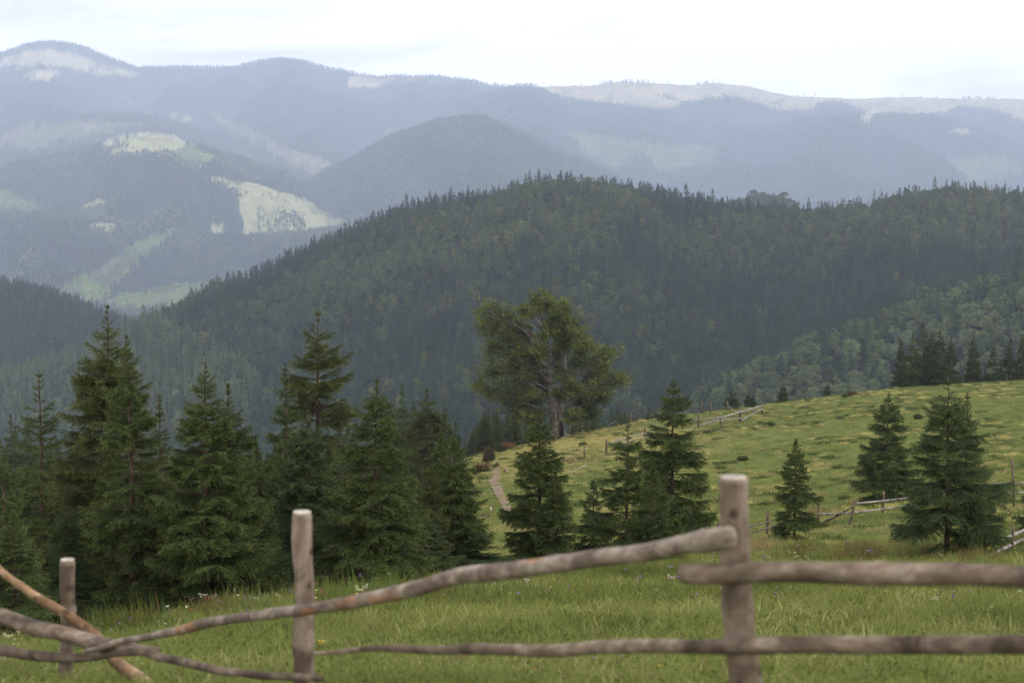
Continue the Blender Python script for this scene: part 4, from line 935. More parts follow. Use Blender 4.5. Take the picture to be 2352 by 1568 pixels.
# ------------------------------------------------------------------ old fences out on the meadow
def far_fence(label, posts, rails, group='old broken rail fences on the meadow', mat=None, pr=.075):
    pw = []
    for tx, ty, fx, fy in posts:
        x, y = hit(fx, fy); pw.append((fx, x, y, tx, ty, fy))
    pw.sort(); xs = np.array([p[0] for p in pw]); ds = np.array([p[2] for p in pw])
    x0, y0 = pw[0][1], pw[0][2]; base = np.array([x0, y0, gz(x0, y0)])
    root = empty('rail_fence', base, label, 'fence', group)
    for (fx, x, y, tx, ty, fy) in pw:
        t = at(tx, ty, y); b = np.array([x, y, gz(x, y) - .35]); m = MB(); c = (t + b) / 2 + [.01, 0, 0]
        r = 1.25 * pr * min(1.0, .45 + y / 300); m.tube(np.array([b, c, t]) - base, [r, r * .95, r * .8], 7, bump=.12, seed=int(fx)); obj('post', m.mesh('post'), mat or M_brownrail, root)
    for rl in rails:
        th, pale, pts = rl[0], rl[1], rl[2:]
        P = []
        for px, row in pts:
            if len(xs) > 1: d = np.interp(px, xs, ds)
            else: d = ds[0]
            p = at(px, row, d - .05); g = gz(p[0], p[1]); p[2] = max(p[2], g + th); P.append(p)
        P = np.array(P); n = 4 * len(P); C = spline(P, n) if len(P) > 2 else np.array([P[0] + (P[1] - P[0]) * t for t in np.linspace(0, 1, n)])
        m = MB(); m.tube(C - base, np.linspace(th, th * .75, n) * 1.3, 7, bump=.10, seed=int(px)); obj('rail', m.mesh('rail'), M_oldrail if pale else M_brownrail, root)
    return root
far_fence('grey rail fence behind the widest spruce, one post leaning left', [(1764, 1171, 1760, 1229), (1880, 1144, 1879, 1200), (1964, 1149, 1947, 1203), (2030, 1127, 2026, 1172), (2325, 1054, 2330, 1159), (2450, 1030, 2450, 1130), (1650, 1200, 1648, 1262)],
          [(.045, 0, (1640, 1234), (1719, 1210), (1782, 1193)), (.045, 0, (1640, 1252), (1719, 1225), (1785, 1206)), (.05, 1, (1881, 1180), (1957, 1177), (2083, 1161), (2180, 1147)), (.055, 1, (1966, 1156), (2030, 1150), (2083, 1143), (2132, 1133), (2278, 1112), (2352, 1109), (2450, 1102)),
           (.06, 1, (2170, 1148), (2275, 1137), (2352, 1130), (2450, 1120)), (.06, 0, (1887, 1201), (1925, 1182), (1960, 1162))], pr=.085)
far_fence('pale slanting rails with one thin post in the lower right corner', [(2327, 1209, 2321, 1269), (2440, 1160, 2440, 1225), (2252, 1270, 2250, 1290)],
          [(.05, 1, (2297, 1241), (2352, 1218), (2440, 1182)), (.055, 1, (2217, 1288), (2258, 1285), (2308, 1258), (2352, 1238), (2440, 1200))], pr=.06)
far_fence('collapsed pale rail fence with a sharp corner, nearest the skyline', [(1604, 951, 1604, 979), (1698, 937, 1701, 964), (1655, 958, 1655, 973), (1746, 924, 1753, 951)],
          [(.07, 1, (1587, 964), (1635, 960), (1659, 957)), (.13, 1, (1641, 964), (1697, 947), (1750, 932)), (.12, 1, (1605, 977), (1651, 966), (1705, 959)), (.11, 1, (1701, 967), (1726, 952), (1752, 938)), (.06, 0, (1701, 949), (1748, 942))], pr=.13)
far_fence('rail fence left of the straight meadow spruce, starting at a stout brown post', [(1393, 1009, 1392, 1037), (1481, 982, 1481, 1012)],
          [(.06, 1, (1394, 1019), (1441, 1004), (1504, 989)), (.07, 1, (1394, 1027), (1459, 1010), (1510, 997))], pr=.14)
far_fence('far skyline rail fence with a leaning end post right of the beech', [(1429, 946, 1422, 970), (1450, 944, 1450, 969), (1488, 943, 1488, 964), (1515, 937, 1515, 956), (1566, 942, 1566, 951), (1612, 924, 1612, 949), (1633, 924, 1631, 949), (1671, 921, 1671, 949)],
          [(.055, 0, (1426, 959), (1452, 958), (1507, 947)), (.055, 0, (1424, 966), (1459, 964), (1527, 950)), (.07, 0, (1587, 946), (1611, 943), (1672, 937)), (.06, 1, (1672, 932), (1688, 949)), (.05, 1, (1402, 971), (1421, 969))], pr=.13)
far_fence('short reddish rail fence with curved rails right of the conical spruce', [(1342, 1023, 1342, 1055), (1294, 1048, 1294, 1070)],
          [(.05, 0, (1270, 1070), (1319, 1048), (1341, 1037)), (.055, 0, (1265, 1082), (1308, 1063), (1330, 1055), (1341, 1047))], pr=.09)
for k, (tx, ty, fx, fy) in enumerate([(1309, 978, 1308, 991), (1326, 975, 1326, 988), (1339, 969, 1339, 985), (1354, 965, 1354, 981)]):
    x, y = hit(fx, fy); z = gz(x, y); t = at(tx, ty, y); m = MB(); m.tube([[0, 0, -.3], [.01, 0, (t[2] - z) * .5], [t[0] - x, 0, t[2] - z]], [.09, .08, .07], 7, bump=.1, seed=k)
    o = obj('fence_post', m.mesh('fence_post'), M_brownrail, loc=(x, y, z)); tag(o, ['short post nearest the beech trunk', 'stubby second post right of the beech', 'thin post, third right of the beech', 'brown post farthest from the beech, fourth in the line'][k], 'post', 'lone posts right of the beech')
def log(name, a, b, r, mat, label, group=None):
    x1, y1 = hit(*a); x2, y2 = hit(*b); P1 = np.array([x1, y1, gz(x1, y1) + r * .9]); P2 = np.array([x2, y2, gz(x2, y2) + r * .9])
    t = np.linspace(0, 1, 12)[:, None]; C = P1 + (P2 - P1) * t
    C[:, 2] = np.maximum(C[:, 2], ground(C[:, 0], C[:, 1]) + r * .3)
    m = MB(); m.tube(C - P1, np.linspace(r, r * .75, 12), 8, bump=.1, seed=3); o = obj(name, m.mesh(name), mat, loc=P1)
    return tag(o, label, 'log' if name == 'log' else 'pole', group)
log('fallen_pole', (1310, 1085), (1360, 1063), .07, M_dead, 'long white pole lying on the grass beside the short reddish fence')
log('fallen_pole', (1302, 1081), (1337, 1059), .045, M_brownrail, 'thin brown pole lying just above the white one')
log('fallen_pole', (1445, 1031), (1474, 1022), .06, M_oldrail, 'grey pole lying in grass below the rails left of the straight spruce')
log('fallen_pole', (1465, 1015), (1500, 1007), .06, M_oldrail, 'grey pole lying close under the rails left of the straight spruce')
log('fallen_pole', (1575, 987), (1597, 978), .06, M_dead, 'short pale pole on the grass left of the collapsed fence')
log('log', (1159, 1081), (1167, 1090), .17, M_peel, 'short yellow-brown log lying beside the gravel path')
log('fallen_pole', (-30, 1537), (48, 1519), .05, M_dead, 'pale pole lying on the grass at the bottom left corner')
log('fallen_pole', (20, 1524), (92, 1516), .04, M_oldrail, 'second thinner pole lying behind the one in the bottom left corner')

# ------------------------------------------------------------------ shrubs
def shrub(px, row, wpx, hpx, label, name='juniper_shrub', c=((.02, .032, .014), (.04, .055, .022)), upright=False, seed=0, group='low shrubs on the meadow', patch=None):
    x, y = hit(px, row); z = gz(x, y); s = y / F; W = wpx * s / 2; H = hpx * s; rg = np.random.RandomState(seed)
    root = empty(name, (x, y, z), label, 'shrub', group)
    P0 = []; DR = []; LN = []; st = MB(); nb = 46
    for i in range(nb):
        a = rg.uniform(0, 6.28); rr = math.sqrt(rg.rand()); bx = math.cos(a) * rr * W * .8; by = math.sin(a) * rr * W * .6
        top = H * (1 - .55 * rr * rr) * rg.uniform(.6, 1.05)
        d = np.array([bx * (.25 if upright else .7), by * .5, top]); L = np.linalg.norm(d); d /= L
        base = np.array([bx * .5 if not upright else bx, by * .5, -.05])
        st.tube([base, base + d * L * .8], [.02 * s * 12, .006], 3, cap=False)
        m = 16; u = rg.uniform(.1, 1, m); P0.append(base + d * (u * L)[:, None])
        q = rg.normal(size=(m, 3)); q[:, 2] = abs(q[:, 2]) * .6 + (.8 if upright else .2); q += d; q /= np.linalg.norm(q, axis=1)[:, None]; DR.append(q); LN.append(rg.uniform(.25, .5, m) * max(W, H) * .6)
    V, tp = shoot_tris(np.concatenate(P0), np.concatenate(DR), np.concatenate(LN), max(W, H) * .085, rg, .2, .6)
    mt = leaf_mat('shrub_foliage', [(.35, c[0]), (.65, c[1])], 2.5, tip=tuple(min(1, v * 1.5) for v in c[1]))
    obj('branches', st.mesh('branches'), M_bark, root)
    obj('foliage', mesh_np('foliage', V, [tris(len(V) // 3)], False, {'tip': tp}), mt, root)
    if patch:
        (dx, dz, rw, cc, lb) = patch; n = 260; p = rg.normal(size=(n, 3)) * [rw * s * .5, rw * s * .3, rw * s * .16] + [dx * s, -.1, dz * s]
        q = rg.normal(size=(n, 3)); q /= np.linalg.norm(q, axis=1)[:, None]
        V, tp = shoot_tris(p, q, np.full(n, .22), .10, rg, .2, .6)
        o = obj('dead_foliage', mesh_np('dead_foliage', V, [tris(len(V) // 3)], False, {'tip': tp}), leaf_mat('dead_foliage', [(.3, cc), (.7, tuple(v * 1.5 for v in cc))], 3), root); o['label'] = lb
BR = ((.055, .045, .03), (.095, .078, .05)); GR = ((.04, .062, .022), (.08, .11, .036)); DK = ((.04, .06, .026), (.075, .10, .04)); YG = ((.05, .075, .02), (.09, .12, .035))
SH = [(1150, 1040, 46, 24, 'dark juniper mound with a rust-orange dead top by the meadow edge', 'juniper_shrub', DK, False, (17, 19, 20, (.26, .12, .055), 'rust-orange dead top')),
      (1122, 1066, 26, 38, 'upright purplish-brown juniper at the head of the gravel path', 'juniper_shrub', BR, True, None), (1140, 1070, 22, 12, 'small dark juniper right at the top of the path', 'juniper_shrub', DK, False, None),
      (1104, 1090, 52, 22, 'low sprawling juniper left of the path', 'juniper_shrub', GR, False, (8, 22, 22, (.10, .05, .03), 'brown dead patch')),
      (1083, 1043, 15, 13, 'bright green small bush left of the pale dead branches', 'bush', YG, False, None), (1067, 1052, 34, 13, 'low dark green bushes hiding the walker\'s legs', 'bush', GR, False, None),
      (1369, 976, 26, 14, 'brownish bush on the ridge left of the leaning end post', 'bush', BR, False, None), (1384, 974, 26, 8, 'flat green bush beside the brownish ridge bush', 'bush', GR, False, None),
      (1610, 937, 19, 13, 'round dark bush on the skyline behind the rail fence', 'bush', DK, False, None), (1771, 974, 24, 13, 'dark bush right of the collapsed fence corner', 'bush', DK, False, None),
      (1731, 990, 14, 8, 'small dark bush on the slope below the collapsed fence', 'bush', DK, False, None), (1626, 1003, 26, 12, 'green bush on the slope below the pale rails', 'bush', GR, False, None),
      (1641, 995, 14, 9, 'dark brown bush touching the green one below the pale rails', 'bush', BR, False, None), (1957, 912, 30, 14, 'reddish-brown bush near the skyline, left of the clump', 'bush', ((.085, .055, .035), (.13, .09, .055)), False, None),
      (1940, 916, 20, 9, 'dark green bush left against the reddish-brown one', 'bush', DK, False, None), (2108, 972, 28, 16, 'dark shrub left of the widest spruce tip', 'bush', DK, False, None),
      (2030, 934, 14, 7, 'tiny dark shrub above the mid-sized spruce', 'bush', DK, False, None), (1705, 1064, 34, 12, 'dark green hummock bush in the middle of the slope', 'bush', GR, False, None),
      (1890, 1207, 44, 14, 'yellow-green ferny bush at the foot of the upright fence post', 'bush', YG, False, None), (2090, 1172, 46, 26, 'pale green young bush peeking out left of the widest spruce', 'bush', GR, False, None),
      (1340, 1025, 24, 10, 'low dark bush on the straw-coloured slope', 'bush', GR, False, None)]
for i, (px, row, w, h, lb, nm, c, up, pt) in enumerate(SH): shrub(px, row, w, h, lb, nm, c, up, 900 + i, patch=pt)
def twigs(px, row, wpx, hpx, mat, label, n=60, seed=1, name='brush_pile', cat='brush pile'):
    x, y = hit(px, row); z = gz(x, y); s = y / F; rg = np.random.RandomState(seed); m = MB()
    for i in range(n):
        b = np.array([rg.uniform(-.5, .5) * wpx * s, rg.uniform(-.3, .3) * wpx * s, 0]); a = rg.uniform(-1.2, 1.2); L = hpx * s * rg.uniform(.5, 1.2)
        e = b + [math.sin(a) * L * 1.1, rg.normal(0, .3) * L, math.cos(a) * L * .9]; m.tube([b, (b + e) / 2 + rg.normal(0, .06 * L, 3), e], [.02 * y / 150, .014 * y / 150, .005], 3, cap=False)
    o = obj(name, m.mesh(name), mat, loc=(x, y, z)); tag(o, label, cat)
twigs(1104, 1040, 42, 16, M_dead, 'tangle of bleached dead branches at the meadow edge beside the walker', 90, 2, 'dead_branches', 'dead branches')
M_purple = wood_mat('purplish_twigs', (.08, .05, .05), (.14, .10, .09), (.22, .17, .15), .5, False)
twigs(1116, 1182, 26, 12, M_purple, 'heap of purplish cut twigs at the lower end of the path', 110, 3)
def stump(px, row, h, r, label, mat=M_cut):
    x, y = hit(px, row); z = gz(x, y); m = MB(); m.tube([[0, 0, -.1], [0, 0, h * .5], [0, 0, h]], [r * 1.2, r, r * .9], 9, bump=.1, seed=4)
    tag(obj('stump', m.mesh('stump'), mat, loc=(x, y, z)), label, 'stump')
stump(1128, 1170, .32, .08, 'small pale sawn stump standing in the heap of twigs'); stump(1088, 1048, .5, .15, 'small whitish stump beside the bare patch at the meadow edge')

# ferns and rank growth at the foot of the left thicket
def fern(px, row, spx, label, c, seed):
    x, y = hit(px, row, 8, 60); z = gz(x, y); s = y / F; R = spx * s; rg = np.random.RandomState(seed); V = []; st = MB()
    for i in range(14):
        a = i / 14 * 6.28 + rg.normal(0, .2); L = R * rg.uniform(.7, 1.1); n = 8; t = np.linspace(0, 1, n)
        P = np.stack([np.cos(a) * L * t * .8, np.sin(a) * L * t * .8, L * (1.15 * t - .55 * t * t)], 1); st.tube(P, np.linspace(.006, .002, n), 3, cap=False)
        m = 34; u = np.repeat(np.linspace(.12, 1, m // 2), 2); pt = np.stack([np.interp(u, t, P[:, k]) for k in range(3)], 1)
        sd = np.array([-math.sin(a), math.cos(a), 0]); sg = np.tile([-1, 1], m // 2)[:, None]; fl = (L * .28 * (1.05 - u) * np.minimum(1, u * 3))[:, None]
        tip = pt + sd * sg * fl + np.array([math.cos(a), math.sin(a), -.25]) * fl * .35; w = np.array([math.cos(a), math.sin(a), .2]) * L * .028
        V.append(np.stack([pt - w, pt + w, tip], 1).reshape(-1, 3))
    root = empty('fern', (x, y, z), label, 'fern', 'ferns along the foot of the thicket'); V = np.concatenate(V)
    obj('stems', st.mesh('stems'), M_bark, root); obj('fronds', mesh_np('fronds', V, [tris(len(V) // 3)]), leaf_mat('fern_fronds', [(.3, c), (.7, tuple(v * 1.45 for v in c))], 4, transl=.35), root)
yg = (.085, .105, .022)
for i, (px, row, sp, lb, c) in enumerate([(272, 1468, 38, 'yellow-green fern tuft above the crossing of the left rails', yg), (300, 1462, 26, 'smaller fern just right of the yellow-green tuft by the left rails', (.06, .09, .02)), (520, 1412, 42, 'tall yellow-green fern left of the middle post', yg),
        (575, 1402, 46, 'tallest yellow-green fern, right beside the middle post', yg), (620, 1400, 34, 'bright fern touching the left side of the middle post', yg), (412, 1425, 44, 'withered brown fern clump at the spruce foot', (.10, .07, .045)), (455, 1415, 34, 'second withered brown fern right of the first', (.11, .075, .05)),
        (480, 1425, 30, 'green fern between the withered and the yellow-green ones', (.05, .08, .02)), (1240, 1345, 30, 'leafy fern just below the long crooked rail', (.05, .085, .02)), (1100, 1365, 34, 'dark green weed clump below the crooked rail', (.03, .055, .016)), (1465, 1330, 28, 'spiky curled weed under the rail near the dense spruces', (.05, .08, .03)),
        (1075, 1440, 34, 'dark green weed clump out in the flowery grass', (.035, .065, .016))]): fern(px, row, sp, lb, c, 60 + i)

# ------------------------------------------------------------------ grass, tussocks, flowers
def blades(seed, n, h, r, w, bend=.5):
    rg = np.random.RandomState(seed); a = rg.uniform(0, 6.28, n); rr = r * np.sqrt(rg.rand(n)); b = np.stack([np.cos(a) * rr, np.sin(a) * rr, np.full(n, -.02)], 1)
    th = rg.uniform(0, 6.28, n); lean = rg.uniform(.1, bend, n); H = h * rg.uniform(.45, 1.1, n); d = np.stack([np.cos(th), np.sin(th), 0 * th], 1); sd = np.stack([-np.sin(th + rg.normal(0, .5, n)), np.cos(th), 0 * th], 1) * (w * rg.uniform(.6, 1.2, n))[:, None]
    mid = b + d * (H * lean * .35)[:, None] + [0, 0, 1] * (H * .6)[:, None]; tip = b + d * (H * lean)[:, None] + [0, 0, 1] * (H * (1 - .25 * lean))[:, None]
    V = np.stack([b - sd, b + sd, mid + sd * .8, mid - sd * .8, tip], 1).reshape(-1, 3); i = np.arange(n)[:, None] * 5
    return V, i + np.array([[0, 1, 2, 3]]), i + np.array([[3, 2, 4]])
M_grass = leaf_mat('grass_blades', [(.3, (.85, .9, .8)), (.7, (1.2, 1.15, 1.1))], .8, inst=True, transl=.35)
def grass_proto(seed, n, h, r, w, bend=.5):
    V, q, t = blades(seed, n, h, r, w, bend); return proto(mesh_np('tuft', V, [q, t], False), M_grass)
GP = [grass_proto(1, 60, .26, .26, .006), grass_proto(2, 60, .34, .28, .005, .7), grass_proto(3, 70, .20, .30, .007), grass_proto(4, 30, .50, .22, .0035, .35)]
def scatter_area(bands, seed):
    rg = np.random.RandomState(seed); O = []
    for y0, y1, dens, sc in bands:
        n = int(.46 * (y1 * y1 - y0 * y0) * dens); y = np.sqrt(rg.uniform(y0 * y0, y1 * y1, n)); x = rg.uniform(-.46, .46, n) * y
        O.append(np.stack([x, y, np.full(n, sc)], 1))
    P = np.concatenate(O); e = edge_D(P[:, 0] / P[:, 1]); P = P[P[:, 1] < e + 6]
    z = ground(P[:, 0], P[:, 1]); px, rw = to_px(P[:, 0] / P[:, 1], z / P[:, 1])
    k = ~((px < 850) & (P[:, 1] > 60)) & (rw < 1800)
    return P[k, 0], P[k, 1], z[k], P[k, 2], px[k], rw[k], rg
x, y, z, s, px, rw, rg = scatter_area([(2.5, 8, 60, 1.0), (8, 16, 34, 1.15), (16, 30, 20, 1.35), (30, 55, 9, 1.7), (55, 120, 2.6, 2.1), (120, 266, .7, 3.0)], 3)
n = len(x); st = fbm(x / 3.2, y / 3.2, 31, 3) + .6 * fbm(x / .6, y / .6, 35, 2); big = fbm(x / 9, y / 9, 33, 2)
gcol = np.array([.150, .174, .047]) * (1 + .30 * st[:, None] + .22 * rg.uniform(-1, 1, (n, 1))); gcol = gcol * (1 + .25 * big[:, None] * [1.2, 1, .8])
dry = (rg.rand(n) < np.clip(.10 + .35 * st, 0, .5)); gcol[dry] = np.array([.27, .26, .11]) * (1 + .3 * rg.uniform(-1, 1, (dry.sum(), 1)))
drk = (rg.rand(n) < np.clip(-.05 - .55 * st, 0, .6)); gcol[drk] = np.array([.09, .13, .035]) * (1 + .2 * rg.uniform(-1, 1, (drk.sum(), 1)))
stf = blob(px, rw, 1400, 1010, 260, 42) + .8 * blob(px, rw, 1210, 1070, 110, 50) + blob(px, rw, 990, 1090, 60, 40)
sm = (rg.rand(n) < stf * .85); gcol[sm] = np.array([.38, .31, .12]) * (1 + .25 * rg.uniform(-1, 1, (sm.sum(), 1)))
onpath = np.zeros(n, bool)
for q in [(1178, 1215, 12), (1165, 1165, 10), (1150, 1138, 9), (1140, 1122, 10), (1134, 1110, 10), (1140, 1098, 12), (1137, 1084, 8), (1140, 1074, 7)]: onpath |= (abs(px - q[0]) < q[2]) & (abs(rw - q[1]) < 14)
pick = rg.choice([0, 1, 2, 3], n, p=[.32, .26, .27, .15]); hs = s * rg.uniform(.7, 1.25, n) * np.where(y < 40, 1, .62)
far = y > 60; hs = np.where(far, hs * .72, hs) * np.clip(y / 40, .22, .46)
scl = np.stack([s, s, hs], 1); rot = np.stack([rg.normal(0, .1, n), rg.normal(0, .1, n), rg.uniform(0, 6.28, n)], 1); k = ~onpath
o = gn_scatter('grass', np.stack([x, y, z], 1)[k], scl[k], rot[k], pick[k], np.clip(gcol, .01, 1)[k], GP); tag(o, 'green meadow grass with yellowing blades', 'grass'); print('GRASS', k.sum())
# pale straw tussocks and dark cushions scattered over the slope
rg = np.random.RandomState(8); n0 = 9000; y = np.sqrt(rg.uniform(55 ** 2, 262 ** 2, n0)); x = rg.uniform(-.12, .46, n0) * y
c = fbm(x / 9, y / 9, 51, 3) + .6 * fbm(x / 2.2, y / 2.2, 52, 2); z = ground(x, y); px, rw = to_px(x / y, z / y)
k = ~((abs(px - np.interp(rw, [1074, 1098, 1122, 1165, 1215], [1140, 1141, 1140, 1165, 1178])) < 16) & (rw > 1066) & (rw < 1225)) & (c + .5 * rg.rand(n0) > .42) & (y < edge_D(x / y)) & (px > 930) ; x, y, z, px, rw = x[k], y[k], z[k], px[k], rw[k]; n = len(x)
darkc = rg.rand(n) < .30; u = rg.uniform(.7, 1.4, n) * np.where(darkc, 1.2, 1)
tc = np.where(darkc[:, None], np.array([.075, .10, .03]), np.array([.38, .34, .145])) * (1 + .28 * rg.uniform(-1, 1, (n, 1)))
TP = [grass_proto(21, 150, .34, .36, .014, .9), grass_proto(22, 130, .40, .42, .013, .8), grass_proto(23, 170, .25, .55, .016, 1.0)]
o = gn_scatter('tussock_grass', np.stack([x, y, z], 1), np.stack([u * 1.3, u, u * .8], 1), np.stack([0 * u, 0 * u, rg.uniform(-.4, .4, n)], 1), rg.randint(0, 3, n), tc, TP); tag(o, 'pale straw tussocks and dark cushions on the far slope', 'grass'); print('TUSS', n)
# tall dry grass round the widest spruce and rank weeds along the thicket
rg = np.random.RandomState(9); Pz = []
for cx, cy, rx, ry, m, colr in [(2130, 1285, 150, 14, 420, (.19, .185, .068)), (1970, 1280, 60, 22, 160, (.17, .14, .05)), (1845, 1275, 60, 14, 90, (.15, .13, .045)), (1895, 1172, 60, 12, 70, (.26, .20, .08)), (1755, 1252, 60, 14, 130, (.28, .23, .10)), (1400, 1318, 330, 12, 260, (.14, .165, .045)), (820, 1385, 260, 14, 200, (.13, .145, .045)), (480, 1420, 160, 14, 110, (.13, .13, .045)), (280, 1465, 90, 10, 90, (.10, .11, .03))]:
    for i in range(m):
        X_, Y_ = hit(cx + rg.normal(0, .5) * rx, cy + rg.normal(0, .6) * ry, 12, 120); Pz.append((X_, Y_, gz(X_, Y_), *[v * rg.uniform(.7, 1.35) for v in colr]))
Pz = np.array(Pz); n = len(Pz); u = rg.uniform(.8, 1.5, n)
WP = [grass_proto(31, 26, .42, .22, .006, .5), grass_proto(32, 22, .55, .20, .005, .45)]
o = gn_scatter('tall_weeds', Pz[:, :3], np.stack([u, u, u * .8], 1), np.stack([rg.normal(0, .08, n), rg.normal(0, .08, n), rg.uniform(0, 6, n)], 1), rg.randint(0, 2, n), Pz[:, 3:], WP); tag(o, 'tall dry stalks along the spruces', 'weeds')
# flowers
def flower(seed, h, r, umbel=False):
    rg = np.random.RandomState(seed); m = MB(); m.tube([[0, 0, 0], [.01, 0, h * .6], [.02, .01, h]], [.003, .0025, .002], 3, cap=False); f = MB()
    for q in range(7 if umbel else 1):
        c = np.array([.02, .01, h]) + (rg.normal(0, r * .7, 3) * [1, 1, .4] if umbel else 0); rr = r * (.4 if umbel else 1)
        for j in range(9):
            a = j / 9 * 6.28; d = np.array([math.cos(a), math.sin(a), .35]); s_ = np.array([-math.sin(a), math.cos(a), 0]) * rr * .33
            f.add([c, c + d * rr * .7 - s_, c + d * rr, c + d * rr * .7 + s_], [[0, 1, 2, 3]])
        for j in range(6):
            a = j; d = np.array([math.cos(a), .2, math.sin(a)]); s_ = np.array([0, 1, 0]) * rr * .3; f.add([c - d * rr * .5, c + d * rr * .5 - s_, c + d * rr * .5 + s_], None, [[0, 1, 2]])
    n0 = m.n; nf = sum(len(v) for v in m.F4); Vs = np.concatenate(m.V + f.V); F4 = np.concatenate(m.F4 + [q + n0 for q in f.F4]); F3 = np.concatenate([q + n0 for q in f.F3])
    me = mesh_np('flower', Vs, [F4, F3]); me.materials.append(M_grass_st); me.materials.append(M_petal); mi = np.ones(len(me.polygons), np.int32); mi[:nf] = 0; me.polygons.foreach_set('material_index', mi)
    return bpy.data.objects.new('p', me)
M_grass_st = leaf_mat('flower_stalk', [(.3, (.06, .09, .02)), (.7, (.09, .12, .03))], 2)
M_petal = leaf_mat('petals', [(.3, (.92, .92, .92)), (.7, (1, 1, 1))], 2, inst=True)
FP = [flower(1, .20, .016), flower(2, .25, .026, True), flower(3, .17, .013)]
rg = np.random.RandomState(10); n = 4200; y = np.sqrt(rg.uniform(7 ** 2, 46 ** 2, n)); x = rg.uniform(-.42, .42, n) * y; z = ground(x, y); px, rw = to_px(x / y, z / y)
dn = fbm(x / 4, y / 4, 71, 3); k = (dn + rg.rand(n) * 1.1 > 1.02); x, y, z = x[k], y[k], z[k]; n = len(x)
colr = np.array([(.50, .50, .42), (.46, .45, .20), (.55, .42, .08), (.30, .16, .38), (.42, .22, .30), (.16, .10, .40), (.55, .12, .03), (.28, .10, .10)])[rg.choice(8, n, p=[.24, .18, .10, .17, .13, .04, .02, .12])]
u = rg.uniform(.7, 1.3, n) * np.clip(y / 14, .7, 1.6); o = gn_scatter('wildflowers', np.stack([x, y, z], 1), np.stack([u, u, u], 1), np.stack([rg.normal(0, .15, n), rg.normal(0, .15, n), rg.uniform(0, 6, n)], 1), rg.randint(0, 3, n), colr, FP); tag(o, 'white, yellow and purple flowers scattered in the near grass', 'flowers')

# ------------------------------------------------------------------ farmhouses on the far meadows
def far_hit(px, row, y0=6500, y1=9500):
    a, e = to_ae(px, row); i = int(np.argmin(abs(af - a))); j = np.nonzero((ysf > y0) & (EF[:, i] >= e))[0]
    j = j[0] if len(j) else int(np.argmax(np.where((ysf > y0) & (ysf < y1), EF[:, i], -9)))
    return float(af[i] * ysf[j]), float(ysf[j]), float(ZF[j, i])
M_wall = wood_mat('house_wall', (.28, .24, .20), (.36, .32, .28), (.42, .38, .34), .02, False)
mr = mat_base('pale_roof')[0]; mr.node_tree.nodes['Principled BSDF'].inputs['Base Color'].default_value = (.62, .52, .50, 1)
mg = mat_base('dark_opening')[0]; mg.node_tree.nodes['Principled BSDF'].inputs['Base Color'].default_value = (.04, .04, .05, 1)
for i, (px, row, w, lb) in enumerate([(669, 494, 13, 'leftmost tiny pale-roofed farmhouse on the distant pale meadow'), (682, 495, 15, 'tiny pale-roofed farmhouse second from the left on the distant meadow'), (724, 494, 14, 'tiny farmhouse in the middle of the distant hamlet'),
        (733, 493, 12, 'tiny farmhouse touching the middle one of the distant hamlet'), (748, 495, 13, 'tiny farmhouse right of the middle pair in the distant hamlet'), (761, 497, 14, 'rightmost tiny farmhouse of the distant hamlet'), (437, 331, 14, 'lone tiny hut at the tip of the upper distant meadow')]):
    X_, Y_, Z_ = far_hit(px, row); root = empty('farmhouse', (X_, Y_, Z_ + 1), lb, 'house', 'farmhouses on the far meadow', .3 * (i % 3 - 1))
    w = w * 1.55; d = w * .65; b = MB(); b.box((0, 0, 1.0), (w, d, 8)); obj('wall', b.mesh('wall', False), M_wall, root)
    r = MB(); ov = .8; hw = w / 2 + ov; hd = d / 2 + ov; zt = 9.5
    r.add([[-hw, -hd, 4.8], [hw, -hd, 4.8], [hw, hd, 4.8], [-hw, hd, 4.8], [-hw * .8, 0, zt], [hw * .8, 0, zt]], [[0, 1, 5, 4], [2, 3, 4, 5], [3, 2, 1, 0]], [[1, 2, 5], [3, 0, 4]]); obj('roof', r.mesh('roof', False), mr, root)
    q = MB(); q.box((-w * .1, -d / 2 - .02, 1.5), (1.4, .1, 2.6)); obj('door', q.mesh('door', False), mg, root)
    for sx in (-.32, .25): q = MB(); q.box((w * sx, -d / 2 - .02, 2.6), (1.6, .1, 1.4)); obj('window', q.mesh('window', False), mg, root)

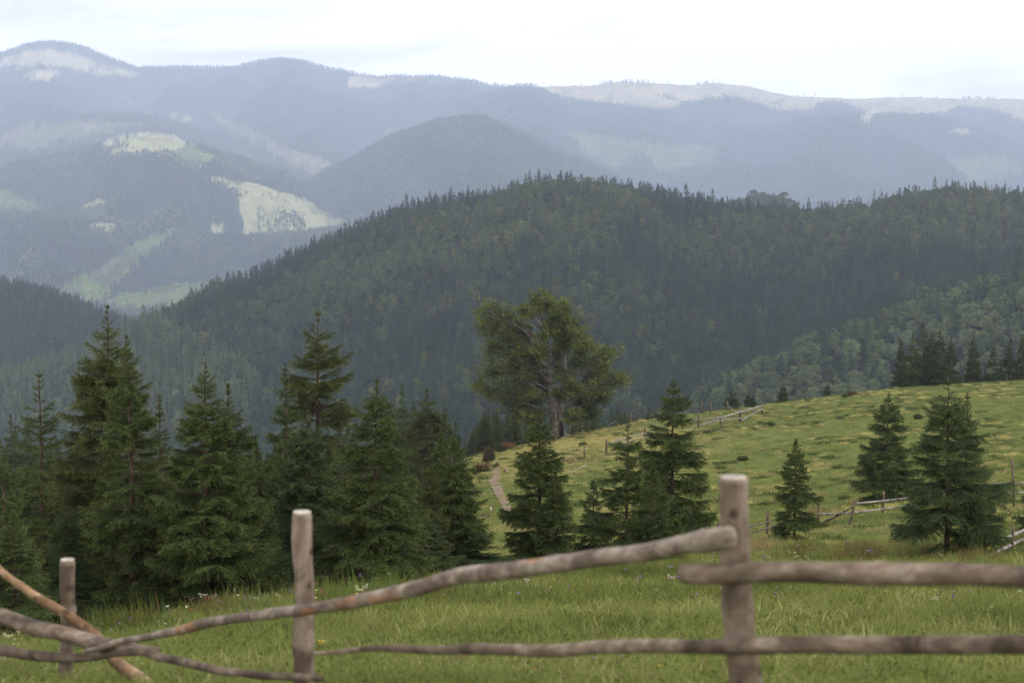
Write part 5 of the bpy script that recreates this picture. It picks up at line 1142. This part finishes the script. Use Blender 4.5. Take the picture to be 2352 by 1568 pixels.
# ------------------------------------------------------------------ the walker at the meadow edge
def person():
    X_, Y_ = hit(1070, 1049); Z_ = gz(X_, Y_); H = 1.78
    root = None
    def skin(name, verts, edges, radii, mat, parent, sub=2, rootv=0):
        me = bpy.data.meshes.new(name); me.from_pydata(verts, edges, []); o = obj(name, me, mat, parent)
        md = o.modifiers.new('skin', 'SKIN'); sv = me.skin_vertices[0].data
        for i, r in enumerate(radii): sv[i].radius = (r, r) if not isinstance(r, tuple) else r; sv[i].use_root = (i == rootv)
        s_ = o.modifiers.new('sub', 'SUBSURF'); s_.levels = sub; s_.render_levels = sub; return o
    def pm(n, c):
        m, nt, p = mat_base(n); nt.links.new(ramp(nt, noise(nt, 8), [(.3, tuple(v * .85 for v in c)), (.7, c)]), p.inputs['Base Color']); return m
    sk = pm('skin', (.50, .26, .18)); sh = pm('salmon_cloth', (.62, .20, .14)); bl = pm('navy_cloth', (.02, .03, .08)); hr = pm('dark_hair', (.03, .02, .015)); bk = pm('black_plastic', (.02, .02, .02)); so = pm('shoe_leather', (.08, .06, .05))
    V = []; E = []; R = []
    def add(p, r, par=None): V.append(p); R.append(r); i = len(V) - 1; (E.append((par, i)) if par is not None else None); return i
    pel = add((0, 0, .95), (.15, .11)); w = add((0, 0, 1.10), (.135, .10), pel); ch = add((0, 0, 1.32), (.165, .115), w); nk0 = add((0, 0, 1.47), (.07, .07), ch); nk = add((0, -.01, 1.53), .055, nk0); hd = add((0, -.015, 1.62), (.075, .088), nk); tp_ = add((0, -.01, 1.71), (.07, .085), hd)
    nose = add((0, -.105, 1.615), .014, hd)
    for s in (-1, 1):
        shd = add((s * .17, 0, 1.42), .060, ch); el = add((s * .30, -.16, 1.28), .042, shd); wr = add((s * .10, -.30, 1.50), .030, el); pa = add((s * .065, -.31, 1.56), .034, wr)
        for f in range(4): a = add((s * (.052 - .008 * f), -.315 - .008 * f, 1.595 + .012 * (1.5 - f)), .010, pa); add((s * (.022 - .004 * f), -.335 - .004 * f, 1.60 + .014 * (1.5 - f)), .008, a)
        th = add((s * .06, -.295, 1.53), .012, pa); add((s * .03, -.30, 1.52), .010, th)
        hp = add((s * .09, 0, .88), .095, pel); kn = add((s * .11, -.01, .50), .062, hp); an = add((s * .12, .02, .10), .040, kn); add((s * .13, -.12, .04), .038, an)
    body = skin('person', V, E, R, sk, None)
    body.location = (X_, Y_, Z_); tag(body, 'person in a salmon top and dark shorts at the meadow edge, raising a camera', 'person')
    skin('shirt', [(0, 0, 1.02), (0, 0, 1.12), (0, 0, 1.32), (0, 0, 1.45), (.18, 0, 1.42), (.26, -.09, 1.34), (-.18, 0, 1.42), (-.26, -.09, 1.34)], [(0, 1), (1, 2), (2, 3), (2, 4), (4, 5), (2, 6), (6, 7)], [(.16, .12), (.155, .12), (.185, .135), (.08, .08), .074, .062, .074, .062], sh, body)
    skin('shorts', [(0, 0, 1.02), (0, 0, .92), (.095, 0, .82), (.11, 0, .58), (-.095, 0, .82), (-.11, 0, .58)], [(0, 1), (1, 2), (2, 3), (1, 4), (4, 5)], [(.155, .12), (.17, .13), .11, .092, .11, .092], bl, body)
    skin('hair', [(0, .02, 1.60), (0, .025, 1.68), (0, .0, 1.74)], [(0, 1), (1, 2)], [(.075, .07), (.088, .095), (.06, .07)], hr, body)
    for s in (-1, 1): skin('shoe', [(s * .12, .04, .05), (s * .125, -.05, .045), (s * .135, -.16, .035)], [(0, 1), (1, 2)], [.052, .05, .042], so, body)
    for s in (-1, 1): skin('ear', [(s * .078, 0, 1.60), (s * .088, .005, 1.64)], [(0, 1)], [.012, .015], sk, body)
    X0 = MB(); X0.box((0, -.345, 1.60), (.13, .06, .085)); X0.tube([[0, -.37, 1.60], [0, -.40, 1.60], [0, -.44, 1.60]], [.035, .035, .03], 12)
    c = obj('camera_body', X0.mesh('camera_body', False), bk, None, loc=(X_, Y_, Z_)); c.name = 'photo_camera'; tag(c, 'small black camera held up by the walker in salmon', 'camera')
person()
